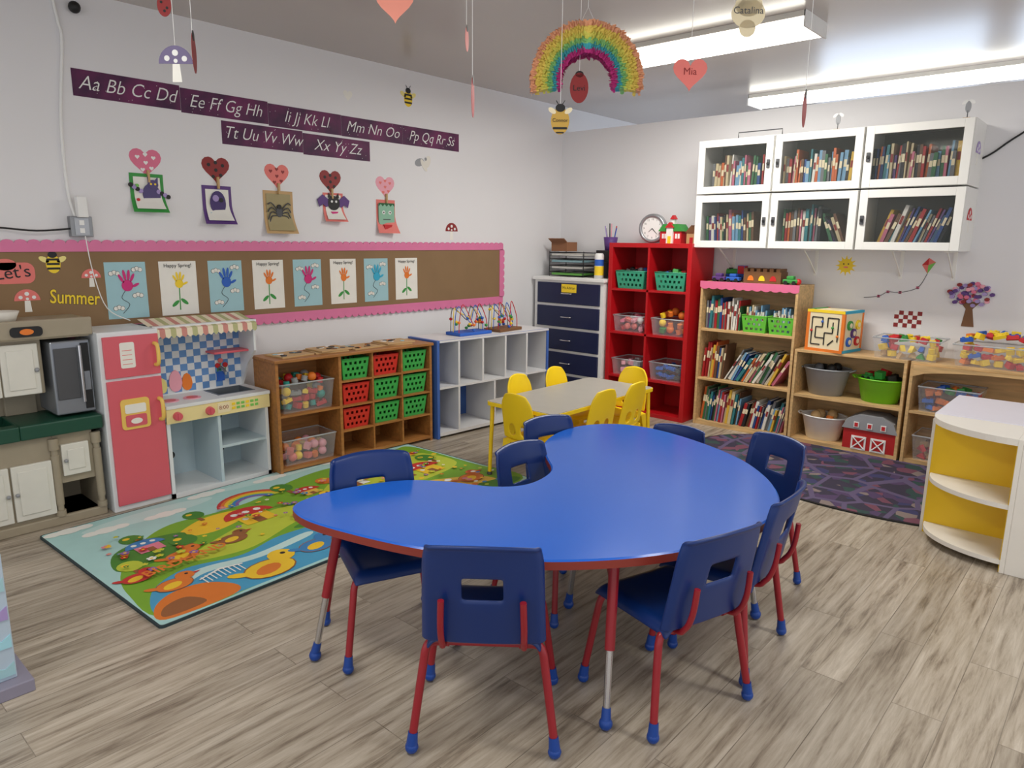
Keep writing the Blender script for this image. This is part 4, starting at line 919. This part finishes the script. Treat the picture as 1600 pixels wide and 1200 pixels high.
lay(rrect(.008,.008,RW-.008,RH-.008,.015),SK)
for x,y,w_,h_ in((.5,1.2,.35,.07),(1.3,1.26,.4,.05),(2.0,1.25,.3,.06)): lay(ell(x,y,w_,h_,24),PALE)
blob([(.03,.35),(.10,.60),(.3,.86),(.5,.98),(.75,.96),(1.0,.98),(1.3,1.10),(1.6,1.14),(1.9,1.06),(2.2,1.14),(RW-.03,1.08),(RW-.03,.5),(RW-.04,.05),(1.6,.03),(1.0,.04),(.5,.03),(.06,.05)],GR)
blob([(.35,.5),(.7,.68),(1.0,.76),(1.2,.62),(.9,.5),(.6,.4)],G2)
blob([(1.3,.75),(1.6,.95),(2.0,.88),(2.25,.95),(2.28,.6),(1.9,.5),(1.5,.55)],G2)
blob([(.45,.8),(.65,.93),(.85,.9),(.8,.78),(.6,.72)],YL)
blob([(.05,.05),(.1,.3),(.3,.42),(.55,.36),(.8,.42),(1.1,.38),(1.35,.25),(1.6,.3),(1.8,.15),(1.7,.04),(1.0,.03),(.4,.03)],RV)
blob([(.14,.3),(.35,.37),(.6,.32),(.9,.36),(.9,.31),(.6,.27),(.35,.31),(.2,.25)],PALE)
blob([(.04,.04),(.05,.16),(.16,.24),(.3,.22),(.38,.1),(.32,.03)],OR); blob([(.05,.06),(.08,.14),(.18,.16),(.22,.06)],BRN)
blob([(1.1,.5),(1.4,.62),(1.7,.55),(2.1,.35),(2.2,.2),(2.1,.15),(1.7,.42),(1.4,.48)],SD)
blob([(.1,.6),(.35,.62),(.5,.82),(.3,.88),(.14,.8)],G3); blob([(1.6,.1),(1.9,.2),(2.25,.15),(2.28,.05),(1.8,.04)],G3); blob([(.9,.45),(1.1,.5),(1.3,.42),(1.15,.36)],G3)
for k in range(34):
    x=1.2+.035*(k%12)+.005*(k%3); y=.60+.04*(k//12); lay(ell(x,y,.012,.010,6),YL)
def rainbow(cx_,cy_,r,a0=0,a1=180):
    for k,m in enumerate((RD,OR,YL,G2,CYN,PUR)):
        r1=r-k*.02; r0=r1-.02; pts=[]
        for i in range(13): a=math.radians(a0+(a1-a0)*i/12); pts.append((cx_+r1*math.cos(a),cy_+r1*math.sin(a)*.9))
        for i in range(13): a=math.radians(a1-(a1-a0)*i/12); pts.append((cx_+r0*math.cos(a),cy_+r0*math.sin(a)*.9))
        lay(pts,m)
rainbow(.98,.94,.22,15,165); rainbow(2.0,.90,.24,15,165)
for cx_,cy_ in((.25,1.15),(.55,1.14),(1.25,1.24),(1.75,1.24),(2.15,1.26),(.85,1.27),(.12,1.28)):
    for dx,r in((-.07,.045),(0,.06),(.07,.045)): lay(ell(cx_+dx,cy_,r,r*.7,14),WHT)
def tree(x,y,s,m): lay(rc(x-.012*s,y-.08*s,x+.012*s,y),BRN); lay(ell(x,y+.03*s,.055*s,.06*s,14),m); lay(ell(x-.015*s,y+.05*s,.018*s,.015*s,8),YL)
def house(x,y,s,m,r_): lay(rc(x-.06*s,y,x+.06*s,y+.09*s),m); lay(dome(x,y+.085*s,.095*s,.08*s,12),r_); lay(rc(x-.018*s,y,x+.018*s,y+.05*s),BRN); lay(ell(x-.035*s,y+.06*s,.012*s,None,8),WHT); [lay(ell(x+dx*s,y+.12*s,.014*s,None,8),WHT) for dx in(-.045,.0,.045)]
INK=RM('ink',(40,35,40))
def animal(x,y,s,m):
    lay(ell(x,y,.074*s,.054*s,16),BRN); lay(ell(x,y,.07*s,.05*s,16),m); lay(ell(x+.065*s,y+.05*s,.038*s,.038*s,14),m); lay(ell(x-.01,y-.005,.04*s,.025*s,12,.3),YL if m is not YL else OR)
    lay(ell(x+.075*s,y+.058*s,.008*s,None,8),INK); lay([(x+.1*s,y+.055*s),(x+.13*s,y+.045*s),(x+.1*s,y+.035*s)],RD); lay(ell(x-.08*s,y+.02*s,.03*s,.014*s,10,-.6),m)
for x,y,s,m in((.45,.70,1.2,G3),(.64,.98,1,G3),(1.2,1.0,1.2,G3),(1.75,1.02,1.1,G3),(2.2,.8,1.2,G3),(1.45,.92,1,OR),(.15,.6,1,G2),(1.9,.68,1,PKK),(.28,.9,1,G3)): tree(x,y,s,m)
house(.85,.66,1.5,YL,RD); house(1.55,.72,1.3,WHT,OR); house(2.05,.56,1.4,YL,RD); house(.3,.72,1.0,PKK,CYN); house(1.28,.8,.9,SD,RD)
for x,y,s,m in((.56,.13,1.7,YL),(.2,.30,1.1,OR),(.85,.18,1.3,CYN),(1.2,.2,1.4,OR),(.36,.56,1.1,OR),(.62,.56,1.0,BRN),(1.25,.7,1.1,YL),(1.75,.3,1.3,PKK),(2.1,.3,1.3,OR),(1.05,.5,.9,RD),(1.45,.12,1.2,WHT),(.12,.48,.9,RD),(1.62,.5,1.0,RD)): animal(x,y,s,m)
for k in range(9): lay(rc(.30+k*.022,.20+.012*math.sin(k*.4),.306+k*.022,.27+.02*math.sin(k*.4)),WHT)
lay([(.29,.26),(.4,.30),(.5,.27),(.5,.26),(.4,.285),(.29,.25)],WHT)
rr=random.Random(11)
for _ in range(150):
    x=rr.uniform(.1,RW-.1); y=rr.uniform(.45,1.0); m=rr.choice([RD,YL,WHT,PKK,OR,G3,G2,CYN,PUR,YL,OR]); r=rr.uniform(.006,.014)
    for k in range(5): a=k*1.257; lay(ell(x+r*math.cos(a),y+r*math.sin(a),r*.7,None,6),m)
    lay(ell(x,y,r*.6,None,6),YL)
for _ in range(50):
    x=rr.uniform(1.0,RW-.08); y=rr.uniform(.08,.45); m=rr.choice([RD,YL,WHT,OR,G2,CYN,PKK]); r=rr.uniform(.012,.028); lay(ell(x,y,r,r*.8,9),m)
b.text('BIRDLAND',.085,.34,.44,zz[0]+.0003,OR,bold=.02,plane='xy',rot=.12)
b.obj('printed_mat',t,recalc=False)
# dark play rug
def citymat():
    m=bpy.data.materials.new('dark_city_print'); m.use_nodes=True; nt=m.node_tree; Lk=nt.links.new; bs=nt.nodes['Principled BSDF']
    tc=nt.nodes.new('ShaderNodeTexCoord'); v=nt.nodes.new('ShaderNodeTexVoronoi'); v.feature='DISTANCE_TO_EDGE'; v.inputs['Scale'].default_value=3.2
    v2=nt.nodes.new('ShaderNodeTexVoronoi'); v2.inputs['Scale'].default_value=13
    Lk(tc.outputs['Object'],v.inputs['Vector']); Lk(tc.outputs['Object'],v2.inputs['Vector'])
    r2=nt.nodes.new('ShaderNodeValToRGB'); r2.color_ramp.interpolation='CONSTANT'; e=r2.color_ramp.elements
    e[0].color=(lin(52),lin(46),lin(66),1); e[1].position=.40; e[1].color=(lin(76),lin(58),lin(94),1)
    for p,c in((.58,(44,70,68)),(.72,(112,66,84)),(.84,(56,56,98)),(.93,(130,116,112))): q=e.new(p); q.color=(lin(c[0]),lin(c[1]),lin(c[2]),1)
    sp=nt.nodes.new('ShaderNodeSeparateColor'); Lk(v2.outputs['Color'],sp.inputs[0]); Lk(sp.outputs[0],r2.inputs[0])
    r=nt.nodes.new('ShaderNodeValToRGB'); r.color_ramp.elements[0].position=.04; r.color_ramp.elements[0].color=(1,1,1,1); r.color_ramp.elements[1].position=.05; r.color_ramp.elements[1].color=(0,0,0,1); Lk(v.outputs['Distance'],r.inputs[0])
    mx=nt.nodes.new('ShaderNodeMix'); mx.data_type='RGBA'; Lk(r.outputs[0],mx.inputs[0]); Lk(r2.outputs[0],mx.inputs[6]); mx.inputs[7].default_value=(lin(92),lin(80),lin(112),1); Lk(mx.outputs[2],bs.inputs['Base Color']); bs.inputs['Roughness'].default_value=.85
    return m
b=B(); b.prism(ell(0,0,1.12,.70,56),0,.009,citymat(),'xy'); b.prism(ell(0,0,1.135,.715,56),0,.008,C('black'),'xy')
tag(b.obj('play_rug',None,(-1.30,4.87,0),-8),'dark oval rug printed with purple roads','rug')

# ---------------------------------------------------------------- white curved shelf
t=thing('curved_shelf','white and yellow end shelf with rounded tiers','shelf',(-.34,4.14,0)); YP=M('yellow_panel',(242,200,32),.4,noise=.02); SW=M('white_shelf_laminate',(232,228,220),.4,noise=.02)
r_=.38
def quarter(rad,z0,z1,b,m,side=None):
    pts=[(0,0)]+[(-rad*math.cos(math.pi/2*k/14),-rad*.8*math.sin(math.pi/2*k/14)) for k in range(15)]
    b.prism(pts,z0,z1,m,'xy',side)
for z in(.06,.33): b=B(); quarter(r_,z-.022,z,b,SW); b.obj('shelf',t)
b=B(); quarter(r_+.01,.615,.645,b,SW); b.obj('top',t)
B().box(-.40,0,0,0,.02,.615,SW).box(-.385,-.004,.0,0,0,.615,YP).obj('back_panel',t)
B().box(0,-.31,0,.02,.02,.645,SW,.002).box(-.004,-.30,0,0,0,.615,YP).obj('side_panel',t)
B().box(-.40,.02,0,.55,.62,.60,SW,.003).obj('cabinet',t)
B().box(-.40,.02,.60,.56,.63,.645,M('lilac_white_top',(222,220,232),.35,noise=.02),.006).obj('worktop',t)
B().box(.02,-.31,.0,.55,.02,.62,SW,.003).obj('end_block',t)
# small toy unit
t=thing('toy_shelf','small child toy unit with pale blue wave painted panel','shelf',(-2.66,.0,0),0); LB=M('pale_sea_blue',(178,196,212),.5)
B().box(-.45,.1,.045,0,.515,.49,LB,.004).obj('body',t)
for k,c in enumerate(('lblue','sky','lilac','lblue')):
    z=.10+k*.1; pts=[(.1,z-.04)]+[(.1+.41*i/16,z+.014*math.sin(i*1.6)) for i in range(17)]+[(.51,z-.04)]
    B().prism(pts,.0,.004,C(c),'yz').obj('wave_panel',t)
B().box(-.6,.0,0,.05,.55,.045,M('lilac_grey_base',(138,134,152),.5),.004).obj('base',t)

# ---------------------------------------------------------------- hanging decorations
CP=Vector((0,0,1.5))
def H(p,t=2.6):
    v=Vector(p)/100; return CP+(v-CP)*(t/2.6)
def hang(b,name,p,label,top=.05,t=2.6,rot=41.5,cat='hanging decoration'):
    q=H(p,t); T=thing(name,label,cat,q,rot,None); b.obj('cutout',T)
    B().cyl((0,.001,top),(0,.001,ZC-q.z),.0011,None,C('white'),5).obj('string',T); return T
b=B(); b.card(heart(0,0,.125),0,C('coral'),.001); b.text('Mia',.035,0,0,-.002,C('dred')); hang(b,'hanging_heart',(-136,250,210),'coral paper heart reading Mia hanging from string')
b=B(); b.card(heart(0,.02,.14),0,C('peach'),.001); hang(b,'hanging_heart',(-220,182,232),'large peach paper heart hanging from string')
b=B(); b.card(ell(0,0,.062,.05),0,C('cream')); b.card(ell(0,.03,.05,.04),0,C('cream')); b.card(ell(0,-.05,.03,.03),0,C('cream')); b.text('Catalina',.034,0,.0,-.002,C('dgrey')); hang(b,'hanging_bee',(-123,267,232),'cream paper bee with handwritten name hanging from string')
b=B(); b.card(ell(0,0,.036,.056),0,C('dred')); b.card(ell(0,.05,.016,.012),0,C('black')); b.text('Levi',.03,0,-.01,-.002,C('black')); hang(b,'hanging_ladybug',(-166,223,205),'dark red paper ladybug hanging below the rainbow',t=2.75)
b=B(); OC=M('paint_ochre',(200,160,70),.6); b.card(ell(0,0,.034,.048),0,OC); b.card(ell(0,.045,.018,.014),1,C('black')); b.card(rc(-.026,-.030,.026,-.022),1,C('black')); b.card(rc(-.014,-.044,.014,-.039),1,C('black'))
for q_ in(-1,1): b.card(ell(q_*.03,.035,.016,.009,12,q_*.6),1,C('cream')); b.tube([(q_*.006,-.003,.055),(q_*.016,-.003,.07)],.0015,C('black'),5,1)
b.text('Connor',.018,0,-.004,-.004,C('black')); hang(b,'hanging_bee',(-169,216,193),'ochre paper bee with black head hanging from string',t=2.62)
b=B(); b.card(ell(0,0,.026,.04),0,C('dred')); b.card(ell(0,.04,.014,.01),1,C('black')); [b.card(ell(dx,dz,.005,None,8),1,C('black')) for dx,dz in((-.01,.01),(.01,-.01),(.0,-.02))]; hang(b,'hanging_ladybug',(-283,126,233),'small dark red paper ladybug hanging from string')
b=B(); mushroom(b,0,0,.125,M('paint_grey_violet',(112,102,138),.6),C('white')); hang(b,'hanging_mushroom',(-277,126,212),'grey-violet spotted paper mushroom hanging from string')
for p,s,c,ro in(((-273,131,216),1.0,'dred',145),((-194,196,201),1.0,'red',128),((-199,198,222),.6,'coral',122),((-103,276,198),.9,'dred',101)):
    b=B(); b.card(ell(0,0,.045*s,.07*s),0,C(c)); b.card(ell(0,.06*s,.02*s,.018*s),1,C('black')); hang(b,'hanging_ladybug',p,'%s paper ladybug turned edge-on on a string'%('coral' if c=='coral' else 'red'),rot=ro)
# rainbow pinata
q=Vector((-1.744,2.388,2.105)); T=thing('rainbow_pinata','fringed tissue paper rainbow pinata hanging from ceiling','pinata',q,38)
bands=[((238,170,130),.213,.196),((240,210,100),.196,.170),((222,216,100),.170,.150),((140,200,125),.150,.132),((70,172,185),.132,.114),((196,52,130),.114,.100)]
rr=random.Random(3)
for c,ro,ri in bands:
    b=B(); m=M('tissue_%d_%d_%d'%c,c,.85,noise=.25,nscale=70); n_=48; dep=.075
    for k in range(n_):
        a0=-.16+(math.pi+.32)*k/n_; a1=-.16+(math.pi+.32)*(k+1)/n_
        vs=[(ri*math.cos(a0),-dep/2,ri*math.sin(a0)),(ro*math.cos(a0),-dep/2,ro*math.sin(a0)),(ro*math.cos(a0),dep/2,ro*math.sin(a0)),(ri*math.cos(a0),dep/2,ri*math.sin(a0)),(ri*math.cos(a1),-dep/2,ri*math.sin(a1)),(ro*math.cos(a1),-dep/2,ro*math.sin(a1)),(ro*math.cos(a1),dep/2,ro*math.sin(a1)),(ri*math.cos(a1),dep/2,ri*math.sin(a1))]
        b.hexa(vs,m)
        for j in range(10):
            a=a0+(a1-a0)*rr.random(); r0=rr.uniform(ri,ro); wd=.005; ln=.012; tx,tz=-math.sin(a),math.cos(a); rx,rz=math.cos(a),math.sin(a); s_=-1 if j<8 else 1
            y0=s_*dep/2; y1=y0+s_*rr.uniform(.006,.014); s2=1 if a>math.pi/2 else -1; jr=rr.uniform(-.006,.006)
            b.faces([(r0*rx-wd*rx,y0,r0*rz-wd*rz),(r0*rx+wd*rx,y0,r0*rz+wd*rz),((r0+jr+wd)*rx+s2*tx*ln,y1,(r0+jr+wd)*rz+s2*tz*ln),((r0+jr-wd)*rx+s2*tx*ln,y1,(r0+jr-wd)*rz+s2*tz*ln)],[(0,1,2,3)],m)
        if ro>.2 or ro<.12:
            s3=1 if ro>.2 else -1; rb=ro if ro>.2 else ri
            for j in range(5):
                a=a0+(a1-a0)*rr.random(); y0=rr.uniform(-dep/2,dep/2); l=s3*rr.uniform(.004,.010); b.faces([(rb*math.cos(a),y0-.006,rb*math.sin(a)),(rb*math.cos(a),y0+.006,rb*math.sin(a)),((rb+l)*math.cos(a+.05),y0+.006,(rb+l)*math.sin(a+.05)),((rb+l)*math.cos(a+.05),y0-.006,(rb+l)*math.sin(a+.05))],[(0,1,2,3)],m)
    b.obj('tissue_band',T,recalc=False)
B().tube([(-.03,0,.21),(0,0,.27),(.03,0,.21)],.0012,C('white'),5,1).cyl((0,0,.27),(0,0,ZC-q.z),.0012,None,C('white'),5).obj('string',T)
